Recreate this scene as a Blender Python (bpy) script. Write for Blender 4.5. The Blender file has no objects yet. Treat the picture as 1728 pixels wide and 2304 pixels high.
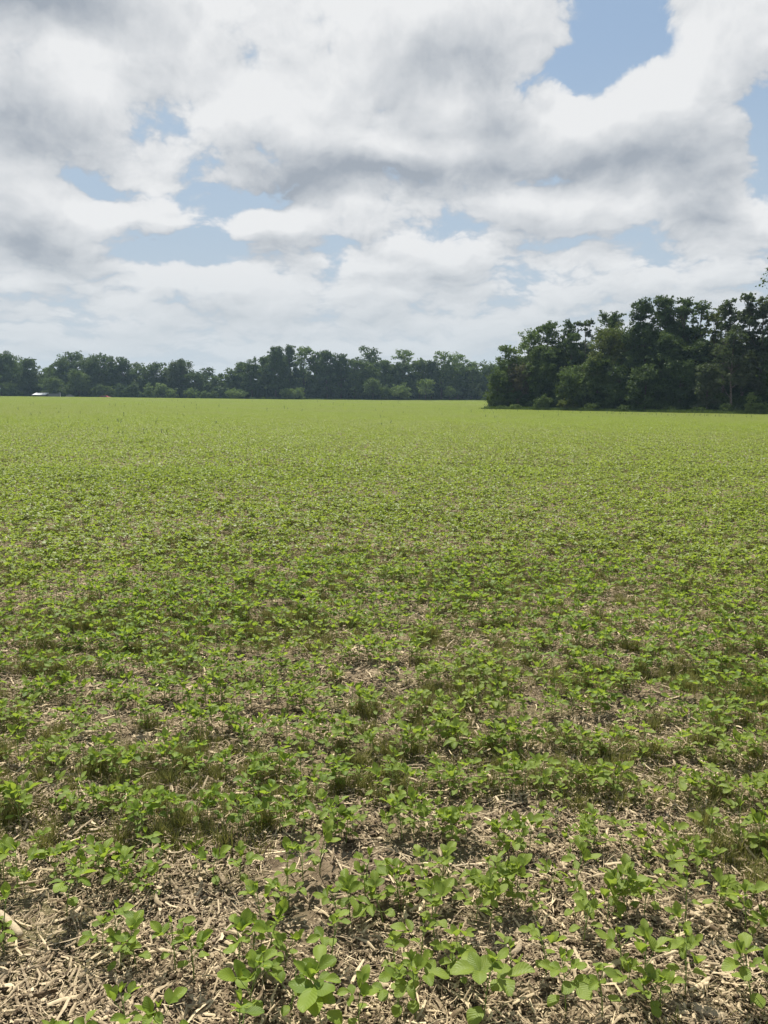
import bpy, math, random
import numpy as np
from mathutils import Vector
R = math.radians
C = bpy.context.scene.collection
SC = bpy.context.scene

# ------------------------------------------------------------------ camera
EYE = 1.74
PITCH = math.atan((1152 - 886) / 1730)
FPX = 1730.0
cam = bpy.data.cameras.new('camera')
cam.sensor_fit = 'VERTICAL'; cam.sensor_height = 36; cam.lens = 36 * FPX / 2304
cam.clip_start = 0.05; cam.clip_end = 12000
camo = bpy.data.objects.new('camera', cam); C.objects.link(camo)
camo.location = (0, 0, EYE); camo.rotation_euler = (math.pi / 2 - PITCH, 0, 0)
SC.camera = camo
SC.render.resolution_x = 768; SC.render.resolution_y = 1024
SC.view_settings.view_transform = 'Standard'; SC.view_settings.look = 'None'
SC.view_settings.gamma = 1; EXPO = 0.65; SC.view_settings.exposure = EXPO
SC.cycles.max_bounces = 7; SC.cycles.diffuse_bounces = 3; SC.cycles.glossy_bounces = 2
SC.cycles.transmission_bounces = 4; SC.cycles.transparent_max_bounces = 6
SC.cycles.sample_clamp_indirect = 6

# ------------------------------------------------------------------ sun
SUN_EL, SUN_AZ = 56.0, -14.0         # azimuth measured from +Y towards +X
sd = Vector((math.sin(R(SUN_AZ)) * math.cos(R(SUN_EL)), math.cos(R(SUN_AZ)) * math.cos(R(SUN_EL)), math.sin(R(SUN_EL))))
sun = bpy.data.lights.new('sun', 'SUN'); sun.energy = 5.0; sun.angle = R(0.6); sun.color = (1.0, 0.95, 0.86)
suno = bpy.data.objects.new('sun', sun); C.objects.link(suno)
suno.rotation_euler = (-sd).to_track_quat('-Z', 'Y').to_euler()

# ------------------------------------------------------------------ node helper
class NT:
    def __init__(s, tree): s.t = tree; s.n = tree.nodes; s.l = tree.links
    def node(s, typ, **kw):
        nd = s.n.new(typ)
        for k, v in kw.items(): setattr(nd, k, v)
        return nd
    def put(s, sock, v):
        if isinstance(v, bpy.types.NodeSocket): s.l.new(v, sock)
        else: sock.default_value = v
    def math(s, op, a, b=0.0, c=0.0, clamp=False):
        nd = s.node('ShaderNodeMath', operation=op, use_clamp=clamp)
        s.put(nd.inputs[0], a); s.put(nd.inputs[1], b); s.put(nd.inputs[2], c)
        return nd.outputs[0]
    def vmath(s, op, a, b=(0, 0, 0)):
        nd = s.node('ShaderNodeVectorMath', operation=op); s.put(nd.inputs[0], a)
        if op == 'SCALE': s.put(nd.inputs['Scale'], b)
        else: s.put(nd.inputs[1], b)
        return nd.outputs[0]
    def noise(s, vec, scale, detail=4, rough=.5, dims='3D', dist=0.0, color=False):
        nd = s.node('ShaderNodeTexNoise', noise_dimensions=dims)
        if vec is not None: s.put(nd.inputs['Vector'], vec)
        s.put(nd.inputs['Scale'], scale); s.put(nd.inputs['Detail'], detail); s.put(nd.inputs['Roughness'], rough)
        s.put(nd.inputs['Distortion'], dist)
        return nd.outputs['Color' if color else 'Fac']
    def ramp(s, v, a, b, c=0.0, d=1.0, smooth=True):
        nd = s.node('ShaderNodeMapRange', interpolation_type='SMOOTHSTEP' if smooth else 'LINEAR')
        s.put(nd.inputs[0], v); s.put(nd.inputs[1], a); s.put(nd.inputs[2], b); s.put(nd.inputs[3], c); s.put(nd.inputs[4], d)
        return nd.outputs[0]
    def mix(s, f, a, b, mode='MIX'):
        nd = s.node('ShaderNodeMix', data_type='RGBA', blend_type=mode)
        s.put(nd.inputs[0], f)
        s.put(nd.inputs[6], a if isinstance(a, bpy.types.NodeSocket) else (*a[:3], 1))
        s.put(nd.inputs[7], b if isinstance(b, bpy.types.NodeSocket) else (*b[:3], 1))
        return nd.outputs[2]

def lin(r, g, b):
    f = lambda c: c / 255 / 12.92 if c / 255 <= .04045 else ((c / 255 + .055) / 1.055) ** 2.4
    return (f(r), f(g), f(b))

# ------------------------------------------------------------------ sky: Nishita blue with cumulus cover
WS = 0.07
world = bpy.data.worlds.new('World'); SC.world = world; world.use_nodes = True
wt = NT(world.node_tree); wt.n.clear()
sky = wt.node('ShaderNodeTexSky', sky_type='NISHITA')
sky.sun_disc = False; sky.sun_elevation = R(SUN_EL); sky.sun_rotation = R(SUN_AZ)
sky.air_density = 1.0; sky.dust_density = 1.0; sky.ozone_density = 1.5
tc = wt.node('ShaderNodeTexCoord')
sx = wt.node('ShaderNodeSeparateXYZ'); wt.l.new(tc.outputs['Generated'], sx.inputs[0])
az = wt.math('ARCTAN2', sx.outputs[0], sx.outputs[1])
el = wt.math('ARCSINE', sx.outputs[2])
cmb = wt.node('ShaderNodeCombineXYZ'); wt.l.new(az, cmb.inputs[0]); wt.l.new(el, cmb.inputs[1])
P0 = cmb.outputs[0]
def azel(px, py):
    u, v = (px - 864) / FPX, -(py - 1152) / FPX
    d = Vector((u, math.cos(PITCH) + v * math.sin(PITCH), v * math.cos(PITCH) - math.sin(PITCH))).normalized()
    return math.atan2(d.x, d.y), math.asin(d.z)
def blob_sum(vec, blobs, base):
    acc = base
    for px, py, rx, ry, w, *rot in blobs:
        a, e = azel(px, py)
        mp = wt.node('ShaderNodeMapping', vector_type='TEXTURE')
        wt.l.new(vec, mp.inputs['Vector'])
        mp.inputs['Location'].default_value = (a, e, 0)
        mp.inputs['Rotation'].default_value = (0, 0, R(rot[0]) if rot else 0)
        mp.inputs['Scale'].default_value = (rx * 1.35 / FPX, ry * 1.35 / FPX, 1)
        g = wt.node('ShaderNodeTexGradient', gradient_type='SPHERICAL'); wt.l.new(mp.outputs[0], g.inputs[0])
        acc = wt.math('MULTIPLY_ADD', g.outputs['Fac'], w, acc)
    return acc
COVER = [(600, 10, 520, 110, .45), (1090, 60, 260, 110, .6), (200, 100, 270, 100, .45),
         (80, 250, 230, 130, .55), (215, 200, 100, 80, .3), (620, 230, 280, 100, .5), (1120, 230, 180, 110, .5), (850, 330, 380, 90, .5),
         (1450, 290, 220, 110, .65), (1500, 190, 120, 90, .65), (1330, 350, 260, 60, .3), (1340, 250, 80, 60, .3),
         (50, 430, 120, 80, .7), (230, 500, 150, 50, .5), (390, 470, 80, 45, .6), (120, 570, 200, 60, .3),
         (615, 505, 105, 45, .75), (800, 465, 150, 45, .45), (1180, 445, 190, 45, .5), (1570, 440, 120, 80, .6), (1360, 480, 180, 55, .4),
         (480, 620, 120, 45, .5), (950, 565, 140, 60, .6), (700, 665, 600, 60, .35), (1250, 620, 350, 50, .3),
         (1650, 50, 120, 80, .6, -25), (1700, 520, 120, 80, .3), (310, 400, 100, 18, .4),
         (1375, 50, 105, 130, -1.1), (1280, 180, 75, 50, -.8), (1705, 260, 40, 110, -.7), (330, 265, 60, 70, -.5), (330, 130, 60, 25, -.3),
         (215, 410, 120, 28, -.6), (520, 445, 110, 30, -.6), (400, 565, 140, 45, -.7), (590, 135, 80, 28, -.2), (800, 540, 110, 22, -.3),
         (1240, 392, 80, 20, -.45), (700, 770, 1100, 60, .3), (1300, 545, 160, 18, -.3)]
SHADE = [(100, -10, 230, 60, .8), (30, 290, 150, 110, .55), (850, 385, 330, 50, .55), (1140, 280, 100, 80, .45), (930, 250, 70, 80, .3),
         (1040, 120, 150, 60, .4), (1450, 360, 220, 50, .45), (1600, 450, 90, 75, .5), (50, 540, 110, 55, .55), (650, 430, 90, 40, .5),
         (990, 625, 100, 30, .25), (1250, 495, 120, 25, .2), (560, 310, 90, 25, .25), (620, 540, 90, 18, .2),
         (200, 200, 90, 70, -.35), (560, 235, 150, 70, -.3), (930, 340, 130, 24, -.5), (1450, 165, 150, 70, -.45), (1190, 200, 60, 60, -.25),
         (700, 30, 400, 60, -.15), (460, 598, 70, 20, -.3), (940, 543, 80, 20, -.3), (50, 405, 90, 40, -.3), (380, 450, 60, 20, -.2), (600, 480, 70, 20, -.2)]
wn = wt.noise(P0, 9.0, 5, .55, color=True)
wn2 = wt.vmath('SCALE', wt.vmath('SUBTRACT', wn, (.5, .5, .5)), 0.05)
PW = wt.vmath('ADD', P0, wn2)
def cloudspace(vec):
    q = wt.node('ShaderNodeSeparateXYZ'); wt.l.new(vec, q.inputs[0])
    lg = wt.math('LOGARITHM', wt.math('MAXIMUM', wt.math('ADD', q.outputs[1], .10), .01), 2.718281828)
    c = wt.node('ShaderNodeCombineXYZ'); wt.l.new(q.outputs[0], c.inputs[0]); wt.l.new(wt.math('MULTIPLY', lg, .52), c.inputs[1]); return c.outputs[0]
def cover(vec):
    s = cloudspace(vec)
    n1 = wt.noise(s, 8.5, 10, .56)
    vo = wt.node('ShaderNodeTexVoronoi', feature='SMOOTH_F1', voronoi_dimensions='2D', normalize=True)
    wt.l.new(wt.vmath('MULTIPLY', s, (1.0, 1.15, 1)), vo.inputs['Vector']); vo.inputs['Scale'].default_value = 13.0; vo.inputs['Detail'].default_value = 5.0
    vo.inputs['Roughness'].default_value = .52; vo.inputs['Lacunarity'].default_value = 2.3; vo.inputs['Smoothness'].default_value = .35
    d = wt.math('MULTIPLY_ADD', n1, 1.15, -0.575)
    return wt.math('MULTIPLY_ADD', vo.outputs['Distance'], -1.9, wt.math('ADD', d, .62)), n1
CV, N1 = cover(PW)
high = wt.ramp(el, R(27), R(50))                    # clearer blue overhead
side = wt.ramp(wt.math("ABSOLUTE", az), .46, .75, 0, .12)
BL = blob_sum(PW, COVER, 0.33)
BLU = blob_sum(wt.vmath('ADD', PW, (-.006, 0.030, 0)), COVER, 0.33)
banks = wt.math('SUBTRACT', BL, BLU)                # > 0 along the tops of the cloud banks, < 0 under them
D1 = wt.math("ADD", wt.math("ADD", CV, side), BL)
D1 = wt.math('SUBTRACT', D1, wt.math('MULTIPLY', high, .28))
CU, NU = cover(wt.vmath('ADD', PW, (-.004, 0.011, 0)))
CB, NB = cover(wt.vmath('ADD', PW, (-.008, 0.030, 0)))
relief = wt.math('SUBTRACT', CV, CU)                # > 0 on the sunlit upper flanks of the billows
body = wt.math('SUBTRACT', N1, NB)                  # the same for whole cloud heads: bright tops, grey bases
cov = wt.ramp(D1, 0.22, 0.50)
sh = wt.math('MULTIPLY', wt.ramp(D1, 0.6, 1.7), 0.16)
sh = wt.math('MULTIPLY_ADD', relief, -.42, sh)
sh = wt.math('MULTIPLY_ADD', body, -.85, sh)
sh = wt.math('MULTIPLY_ADD', banks, -.62, sh)
sh = wt.math('ADD', sh, blob_sum(PW, [(b[0], b[1], b[2], b[3], b[4] * 1.2) for b in SHADE], 0.20), clamp=True)
thin = wt.ramp(D1, 0.28, 0.62)
K = 1.0 / WS / 2 ** EXPO
def kc(*c): return tuple(v * K for v in lin(*c))
bright = wt.mix(thin, kc(210, 216, 224), kc(236, 237, 238))
ccol = wt.mix(sh, bright, kc(163, 171, 181))
blue = wt.mix(0.72, sky.outputs[0], kc(156, 181, 208))
lowb = wt.ramp(el, R(24), R(9))
veil = blob_sum(P0, [(300, 350, 620, 520, 1.3)], 0.0)
blue = wt.mix(wt.math('MAXIMUM', wt.math('MULTIPLY', lowb, .80), wt.math('MINIMUM', veil, .60)), blue, kc(184, 200, 215))
skyc = wt.mix(cov, blue, ccol)
hz2 = wt.ramp(el, R(12), R(0.5), 0, .82)
skyc = wt.mix(hz2, skyc, kc(203, 210, 215))
bg = wt.node('ShaderNodeBackground'); bg.inputs['Strength'].default_value = WS
wt.l.new(skyc, bg.inputs['Color'])
wo = wt.node('ShaderNodeOutputWorld'); wt.l.new(bg.outputs[0], wo.inputs[0])
world.cycles.sampling_method = 'MANUAL'; world.cycles.sample_map_resolution = 256

# ------------------------------------------------------------------ terrain
def sst(x, a, b):
    t = np.clip((np.asarray(x, float) - a) / (b - a), 0, 1); return t * t * (3 - 2 * t)
def terrain(x, y):
    x = np.asarray(x, float); y = np.asarray(y, float)
    t = x / np.maximum(y, 15.0)
    z = -.95 * sst(y, 12, 95) * sst(t, -.62, .40)
    z = z + 0.80 * sst(y, 60, 265) * (1 - sst(t, -.5, -.12))
    z = z + 0.10 * np.sin(x * .05 + 1.3) * np.sin(y * .043) * sst(y, 20, 60)
    z = z - 1.3 * sst(y, 276, 296) * (1 - sst(t, -.35, -.15))
    return z
def tz(x, y): return float(terrain(x, y))
def ground(px, py):
    """point of the field seen at a pixel of the 1728x2304 photograph"""
    u, v = (px - 864) / FPX, -(py - 1152) / FPX
    d = np.array((u, math.cos(PITCH) + v * math.sin(PITCH), v * math.cos(PITCH) - math.sin(PITCH)))
    z = 0.0
    for _ in range(6):
        k = (z - EYE) / d[2]; z = tz(d[0] * k, d[1] * k)
    return d[0] * k, d[1] * k
def xat(px, Y, z=0.0):
    return (px - 864) / FPX * (Y * math.cos(PITCH) - (z - EYE) * math.sin(PITCH))
def zat(py, Y):
    q = -(py - 1152) / FPX; c, s = math.cos(PITCH), math.sin(PITCH)
    return EYE + Y * (q * c - s) / (c + q * s)

# ------------------------------------------------------------------ mesh helpers
def mk(name, V, F, mats, mi=None, uv=None, parent=None, smooth=True, link=True):
    V = np.asarray(V, np.float32).reshape(-1, 3); F = np.asarray(F, np.int32).reshape(-1, 4)
    me = bpy.data.meshes.new(name)
    me.vertices.add(len(V)); me.vertices.foreach_set('co', V.ravel())
    me.loops.add(F.size); me.loops.foreach_set('vertex_index', F.ravel())
    me.polygons.add(len(F)); me.polygons.foreach_set('loop_start', np.arange(len(F), dtype=np.int32) * 4)
    try: me.polygons.foreach_set('loop_total', np.full(len(F), 4, np.int32))
    except Exception: pass
    for m in (mats if isinstance(mats, (list, tuple)) else [mats]): me.materials.append(m)
    if mi is not None: me.polygons.foreach_set('material_index', np.asarray(mi, np.int32))
    me.polygons.foreach_set('use_smooth', np.full(len(F), smooth, bool))
    if uv is not None:
        l = me.uv_layers.new(name='UVMap'); l.data.foreach_set('uv', np.asarray(uv, np.float32)[F.ravel()].ravel())
    me.update(calc_edges=True)
    o = bpy.data.objects.new(name, me)
    if link: C.objects.link(o)
    if parent is not None: o.parent = parent
    return o
class MB:
    def __init__(s): s.V = []; s.F = []; s.M = []; s.U = []; s.n = 0
    def add(s, V, F, m=0, U=None):
        V = np.asarray(V, float).reshape(-1, 3); F = np.asarray(F, int).reshape(-1, 4)
        s.V.append(V); s.F.append(F + s.n); s.M.append(np.full(len(F), m)); s.U.append(np.zeros((len(V), 2)) if U is None else U); s.n += len(V)
        return s
    def arr(s): return np.concatenate(s.V), np.concatenate(s.F), np.concatenate(s.M), np.concatenate(s.U)
    def build(s, name, mats, parent=None, smooth=True, link=True):
        V, F, M, U = s.arr(); return mk(name, V, F, mats, M, U, parent, smooth, link)
def tube(pts, rad, sides=6, cap=True, squash=None):
    pts = np.asarray(pts, float); rad = np.broadcast_to(np.asarray(rad, float), (len(pts),))
    T = np.gradient(pts, axis=0); T /= np.linalg.norm(T, axis=1)[:, None] + 1e-9
    up = np.where(np.abs(T[:, 2:3]) > .9, np.array([[1., 0, 0]]), np.array([[0, 0, 1.]]))
    A = np.cross(T, up); A /= np.linalg.norm(A, axis=1)[:, None] + 1e-9; B = np.cross(A, T)
    if len(pts) > 1:
        for i in range(1, len(pts)):
            a = A[i - 1] - T[i] * np.dot(A[i - 1], T[i]); A[i] = a / (np.linalg.norm(a) + 1e-9); B[i] = np.cross(A[i], T[i])
    th = np.arange(sides) * 2 * np.pi / sides
    sq = 1.0 if squash is None else squash
    V = pts[:, None] + rad[:, None, None] * (np.cos(th)[None, :, None] * A[:, None] + sq * np.sin(th)[None, :, None] * B[:, None])
    V = V.reshape(-1, 3); F = []
    for i in range(len(pts) - 1):
        for j in range(sides):
            k = (j + 1) % sides; F.append((i * sides + j, i * sides + k, (i + 1) * sides + k, (i + 1) * sides + j))
    if cap and sides % 2 == 0:
        for base, rev in ((0, 1), ((len(pts) - 1) * sides, 0)):
            for j in range(0, sides - 2, 2):
                q = [base, base + j + 1, base + j + 2, base + (j + 3) % sides]
                q = [base, base + j + 1, base + j + 2, base + j + 3] if j + 3 < sides else None
                if q: F.append(q[::-1] if rev else q)
    return V, np.array(F)
def box(x0, x1, y0, y1, z0, z1):
    V = [(x, y, z) for z in (z0, z1) for x, y in ((x0, y0), (x1, y0), (x1, y1), (x0, y1))]
    return V, [(3, 2, 1, 0), (4, 5, 6, 7), (0, 1, 5, 4), (1, 2, 6, 5), (2, 3, 7, 6), (3, 0, 4, 7)]
def tag(o, label=None, cat=None, group=None, kind=None):
    if label: o['label'] = label
    if cat: o['category'] = cat
    if group: o['group'] = group
    if kind: o['kind'] = kind
    return o
def empty(name, loc, rz=0):
    o = bpy.data.objects.new(name, None); C.objects.link(o); o.location = loc; o.rotation_euler = (0, 0, rz); o.empty_display_size = .1
    return o
def copy_thing(root, kids):
    r = root.copy(); C.objects.link(r)
    for k in kids:
        c = k.copy(); C.objects.link(c); c.parent = r
    return r
def vnoise(x, y, s, seed):
    x = np.asarray(x, float) / s; y = np.asarray(y, float) / s
    xi, yi = np.floor(x).astype(int), np.floor(y).astype(int); fx, fy = x - xi, y - yi
    fx = fx * fx * (3 - 2 * fx); fy = fy * fy * (3 - 2 * fy)
    def h(a, b):
        v = np.sin(a * 127.1 + b * 311.7 + seed * 74.7) * 43758.5453; return v - np.floor(v)
    return (h(xi, yi) * (1 - fx) + h(xi + 1, yi) * fx) * (1 - fy) + (h(xi, yi + 1) * (1 - fx) + h(xi + 1, yi + 1) * fx) * fy

# ------------------------------------------------------------------ materials
def newmat(name):
    m = bpy.data.materials.new(name); m.use_nodes = True; t = NT(m.node_tree); t.n.clear()
    return m, t, t.node('ShaderNodeOutputMaterial')
def geo(t):
    return t.node('ShaderNodeNewGeometry')
def leafy(t, out, col, trans_col, tfac, rough=.5, spec=.4, bump=None):
    p = t.node('ShaderNodeBsdfPrincipled'); t.put(p.inputs['Base Color'], col); p.inputs['Roughness'].default_value = rough
    p.inputs['Specular IOR Level'].default_value = spec
    tr = t.node('ShaderNodeBsdfTranslucent'); t.put(tr.inputs['Color'], trans_col)
    if bump is not None: t.l.new(bump, p.inputs['Normal'])
    mx = t.node('ShaderNodeMixShader'); t.put(mx.inputs[0], tfac); t.l.new(p.outputs[0], mx.inputs[1]); t.l.new(tr.outputs[0], mx.inputs[2])
    t.l.new(mx.outputs[0], out.inputs[0])
def hsv(t, col, h, s, v):
    n = t.node('ShaderNodeHueSaturation'); t.put(n.inputs['Hue'], h); t.put(n.inputs['Saturation'], s); t.put(n.inputs['Value'], v); t.put(n.inputs['Color'], col)
    return n.outputs[0]

def soy_leaf_mat(name, veins):
    m, t, out = newmat(name); g = geo(t)
    rnd = g.outputs['Random Per Island']
    big = t.noise(g.outputs['Position'], .35, 3, .5)
    huge = t.noise(g.outputs['Position'], .035, 4, .55)
    col = t.mix(rnd, (.12, .205, .02) if veins else (.14, .20, .028), (.255, .355, .038) if veins else (.265, .325, .05))
    col = t.mix(t.ramp(big, .4, .65), col, (.225, .295, .045))
    col = t.mix(t.ramp(huge, .35, .7, 0, .55), col, (.235, .25, .10))
    bp = None
    if veins:
        uv = t.node('ShaderNodeUVMap'); s = t.node('ShaderNodeSeparateXYZ'); t.l.new(uv.outputs[0], s.inputs[0])
        au = t.math('ABSOLUTE', t.math('SUBTRACT', s.outputs[0], .5))          # 0 at midrib
        mid = t.ramp(au, .0, .035, 1, 0)
        sv = t.math('SUBTRACT', s.outputs[1], t.math('MULTIPLY', au, .7))
        w = t.math('PINGPONG', t.math('MULTIPLY', sv, 7.5), .5)
        sidev = t.math('MULTIPLY', t.ramp(w, .0, .10, 1, 0), .55)
        v = t.math('MAXIMUM', mid, sidev)
        col = t.mix(t.math('MULTIPLY', v, .22), col, (.25, .33, .10))
        fine = t.noise(g.outputs['Position'], 260, 3, .6)
        hgt = t.math('MULTIPLY_ADD', fine, .35, t.math('MULTIPLY', w, 1.2))
        b = t.node('ShaderNodeBump'); b.inputs['Strength'].default_value = .5; b.inputs['Distance'].default_value = .002
        t.l.new(hgt, b.inputs['Height']); bp = b.outputs[0]
        blot = t.ramp(t.noise(g.outputs['Position'], 55, 3, .6), .62, .72)
        col = t.mix(t.math('MULTIPLY', blot, .25), col, (.30, .36, .09))
    back = g.outputs['Backfacing']
    coln = t.mix(back, col, t.mix(.35, col, (.15, .21, .11)))
    trc = t.mix(.35, col, (.42, .54, .035))
    leafy(t, out, coln, trc, .48, .5, .3, bp)
    return m
M_SOY = soy_leaf_mat('soy_leaf', True)
M_SOYF = soy_leaf_mat('soy_leaf_plain', False)
def simple_mat(name, c1, c2, scale, rough=.8, island=True, tr=0.0, spec=.3, stretch=None, bumps=0.0):
    m, t, out = newmat(name); g = geo(t)
    n = t.noise(g.outputs['Position'], scale, 5, .6)
    f = t.math('MULTIPLY_ADD', g.outputs['Random Per Island'], .75, t.math('MULTIPLY_ADD', n, .9, -.35), clamp=True) if island else t.ramp(n, .3, .7)
    if island == 'obj':
        f = t.math('MULTIPLY_ADD', t.node('ShaderNodeObjectInfo').outputs['Random'], .75, t.math('MULTIPLY_ADD', n, .9, -.35), clamp=True)
    if name == 'straw': f = t.math('POWER', f, 1.35)
    col = t.mix(f, c1, c2)
    p = t.node('ShaderNodeBsdfPrincipled'); t.put(p.inputs['Base Color'], col); p.inputs['Roughness'].default_value = rough
    p.inputs['Specular IOR Level'].default_value = spec
    if bumps:
        b = t.node('ShaderNodeBump'); b.inputs['Strength'].default_value = bumps; b.inputs['Distance'].default_value = .01
        t.l.new(t.noise(g.outputs['Position'], scale * 2, 5, .6), b.inputs['Height']); t.l.new(b.outputs[0], p.inputs['Normal'])
    if tr:
        tb = t.node('ShaderNodeBsdfTranslucent'); t.put(tb.inputs['Color'], col)
        mx = t.node('ShaderNodeMixShader'); mx.inputs[0].default_value = tr
        t.l.new(p.outputs[0], mx.inputs[1]); t.l.new(tb.outputs[0], mx.inputs[2]); t.l.new(mx.outputs[0], out.inputs[0])
    else: t.l.new(p.outputs[0], out.inputs[0])
    return m
M_STEM = simple_mat('soy_stem', (.10, .17, .035), (.22, .28, .07), 30, .6)
M_STRAW = simple_mat('straw', (.10, .064, .031), (.80, .645, .41), 70, .75, True, .12, .3)
M_STALK = simple_mat('stalk', (.15, .105, .058), (.58, .47, .31), 120, .7, 'obj', 0, .3, bumps=.4)
M_WEED = simple_mat('weed_blade', (.10, .115, .025), (.33, .31, .09), 3.0, .6, True, .3)
M_CORN = simple_mat('corn_blade', (.035, .07, .02), (.09, .15, .04), 3.0, .6, True, .2)
M_CLOD = simple_mat('soil_clod', (.07, .05, .032), (.19, .145, .10), 40, .95, True, 0, .1, bumps=.6)

def foliage_mat(name, c1, c2, tr=.3):
    m, t, out = newmat(name); g = geo(t)
    n = t.noise(g.outputs['Position'], .33, 3, .55)
    f = t.math('MULTIPLY_ADD', g.outputs['Random Per Island'], .45, t.math('MULTIPLY_ADD', t.ramp(n, .3, .7), .7, -.08), clamp=True)
    col = t.mix(f, c1, c2)
    leafy(t, out, col, t.mix(.5, col, (.16, .24, .03)), tr, .65, .12)
    return m
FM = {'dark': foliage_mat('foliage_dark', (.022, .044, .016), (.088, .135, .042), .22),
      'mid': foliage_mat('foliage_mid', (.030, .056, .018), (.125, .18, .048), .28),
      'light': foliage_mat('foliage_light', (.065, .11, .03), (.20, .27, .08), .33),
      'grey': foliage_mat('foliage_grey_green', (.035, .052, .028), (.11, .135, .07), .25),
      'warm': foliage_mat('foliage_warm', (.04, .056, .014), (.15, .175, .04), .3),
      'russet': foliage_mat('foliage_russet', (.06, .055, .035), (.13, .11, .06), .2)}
M_BARK = simple_mat('bark', (.045, .036, .028), (.13, .11, .085), 6, .9, False, 0, .2, bumps=.6)
M_BARKP = simple_mat('bark_pale', (.07, .06, .05), (.18, .16, .13), 6, .9, False, 0, .2, bumps=.5)

def soil_mat():
    m, t, out = newmat('soil'); g = geo(t); P = g.outputs['Position']
    n = t.noise(P, 7, 8, .62); n2 = t.noise(P, 90, 6, .65)
    col = t.mix(t.ramp(n, .32, .68), (.095, .070, .043), (.25, .19, .122))
    col = t.mix(t.math('MULTIPLY', t.ramp(n2, .35, .7), .5), col, (.12, .088, .058))
    # bleached litter flakes in the ground colour
    v = t.node('ShaderNodeTexVoronoi', feature='F1'); t.l.new(t.vmath('MULTIPLY', P, (28, 75, 40)), v.inputs['Vector']); v.inputs['Scale'].default_value = 1
    fl = t.math('MULTIPLY', t.ramp(v.outputs['Distance'], .34, .22), t.ramp(t.noise(P, 2.3, 3, .5), .42, .6))
    col = t.mix(t.math('MULTIPLY', fl, .75), col, (.44, .36, .26))
    # thin green of tiny weeds on the soil, taking over with distance
    gx = t.node('ShaderNodeSeparateXYZ'); t.l.new(P, gx.inputs[0])
    far = t.ramp(gx.outputs[1], 250, 300)
    wd = t.math('MULTIPLY', t.ramp(t.noise(P, 1.1, 5, .6), .45, .62), .38)
    col = t.mix(wd, col, (.10, .115, .03))
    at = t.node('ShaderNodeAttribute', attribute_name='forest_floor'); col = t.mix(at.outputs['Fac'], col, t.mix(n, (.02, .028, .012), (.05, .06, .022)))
    p = t.node('ShaderNodeBsdfPrincipled'); t.put(p.inputs['Base Color'], col); p.inputs['Roughness'].default_value = .95
    p.inputs['Specular IOR Level'].default_value = .1
    b = t.node('ShaderNodeBump'); b.inputs['Strength'].default_value = .9; b.inputs['Distance'].default_value = .02
    t.l.new(t.math('MULTIPLY_ADD', n2, .5, t.noise(P, 22, 8, .6)), b.inputs['Height']); t.l.new(b.outputs[0], p.inputs['Normal'])
    t.l.new(p.outputs[0], out.inputs[0]); return m
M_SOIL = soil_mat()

# ------------------------------------------------------------------ ground sheet (polar grid round the viewpoint)
rng = np.random.default_rng(7)
rr = np.concatenate([[0.05], np.geomspace(.5, 12, 260), np.geomspace(12.3, 420, 220), np.geomspace(450, 2500, 24)])
NA = 720
aa = np.linspace(0, 2 * np.pi, NA, endpoint=False)
X = rr[:, None] * np.sin(aa); Y = rr[:, None] * np.cos(aa)
def micro(x, y):
    d = np.hypot(x, y); k = 1 - sst(d, 10, 22)
    return k * (.030 * (vnoise(x, y, .33, 1) - .5) + .018 * (vnoise(x, y, .12, 2) - .5) + .010 * (vnoise(x, y, .045, 3) - .5))
Z = terrain(X, Y) + micro(X, Y)
V = np.stack([X, Y, Z], -1).reshape(-1, 3)
ii = np.arange(len(rr) - 1)[:, None] * NA; jj = np.arange(NA)[None]; j2 = (jj + 1) % NA
F = np.stack([ii + jj, ii + NA + jj, ii + NA + j2, ii + j2], -1).reshape(-1, 4)[:, ::-1]
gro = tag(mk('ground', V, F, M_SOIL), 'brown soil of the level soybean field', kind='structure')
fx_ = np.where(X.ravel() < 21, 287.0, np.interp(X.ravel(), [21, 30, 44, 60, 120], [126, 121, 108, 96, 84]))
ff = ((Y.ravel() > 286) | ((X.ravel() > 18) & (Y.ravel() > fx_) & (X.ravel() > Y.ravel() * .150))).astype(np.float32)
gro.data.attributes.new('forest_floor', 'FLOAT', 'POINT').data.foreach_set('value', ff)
def gz(x, y): return float(terrain(x, y) + micro(np.asarray(x, float), np.asarray(y, float)))

# ------------------------------------------------------------------ soybean plants
def unit(v): v = np.asarray(v, float); return v / (np.linalg.norm(v) + 1e-9)
def leaflet(base, d, nrm, L, W, fold=.25, droop=.25, ns=7, nt=5, rs=None):
    d = unit(d); side = unit(np.cross(d, nrm)); n = unit(np.cross(side, d))
    s = np.linspace(0, 1, ns); t = np.linspace(-1, 1, nt)
    w = W / 2 * np.clip(np.sin(np.pi * np.clip(s, .03, .975) ** 1.08), .05, 1) ** .62
    S, T = np.meshgrid(s, t, indexing='ij'); Wd = w[:, None] * T
    rip = 0 if rs is None else .05 * L * np.sin(S * 7 + rs) * np.abs(T) ** 2
    h = fold * np.abs(Wd) * (1 - .4 * S) - droop * L * S ** 2 + rip
    P = base + d * (S * L)[..., None] + side * Wd[..., None] + n * np.asarray(h)[..., None]
    F = [(i * nt + j, i * nt + j + 1, (i + 1) * nt + j + 1, (i + 1) * nt + j) for i in range(ns - 1) for j in range(nt - 1)]
    U = np.stack([(T + 1) / 2, S], -1).reshape(-1, 2)
    return P.reshape(-1, 3), F, U
def azv(a, e): return np.array([math.sin(a) * math.cos(e), math.cos(a) * math.cos(e), math.sin(e)])
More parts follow.
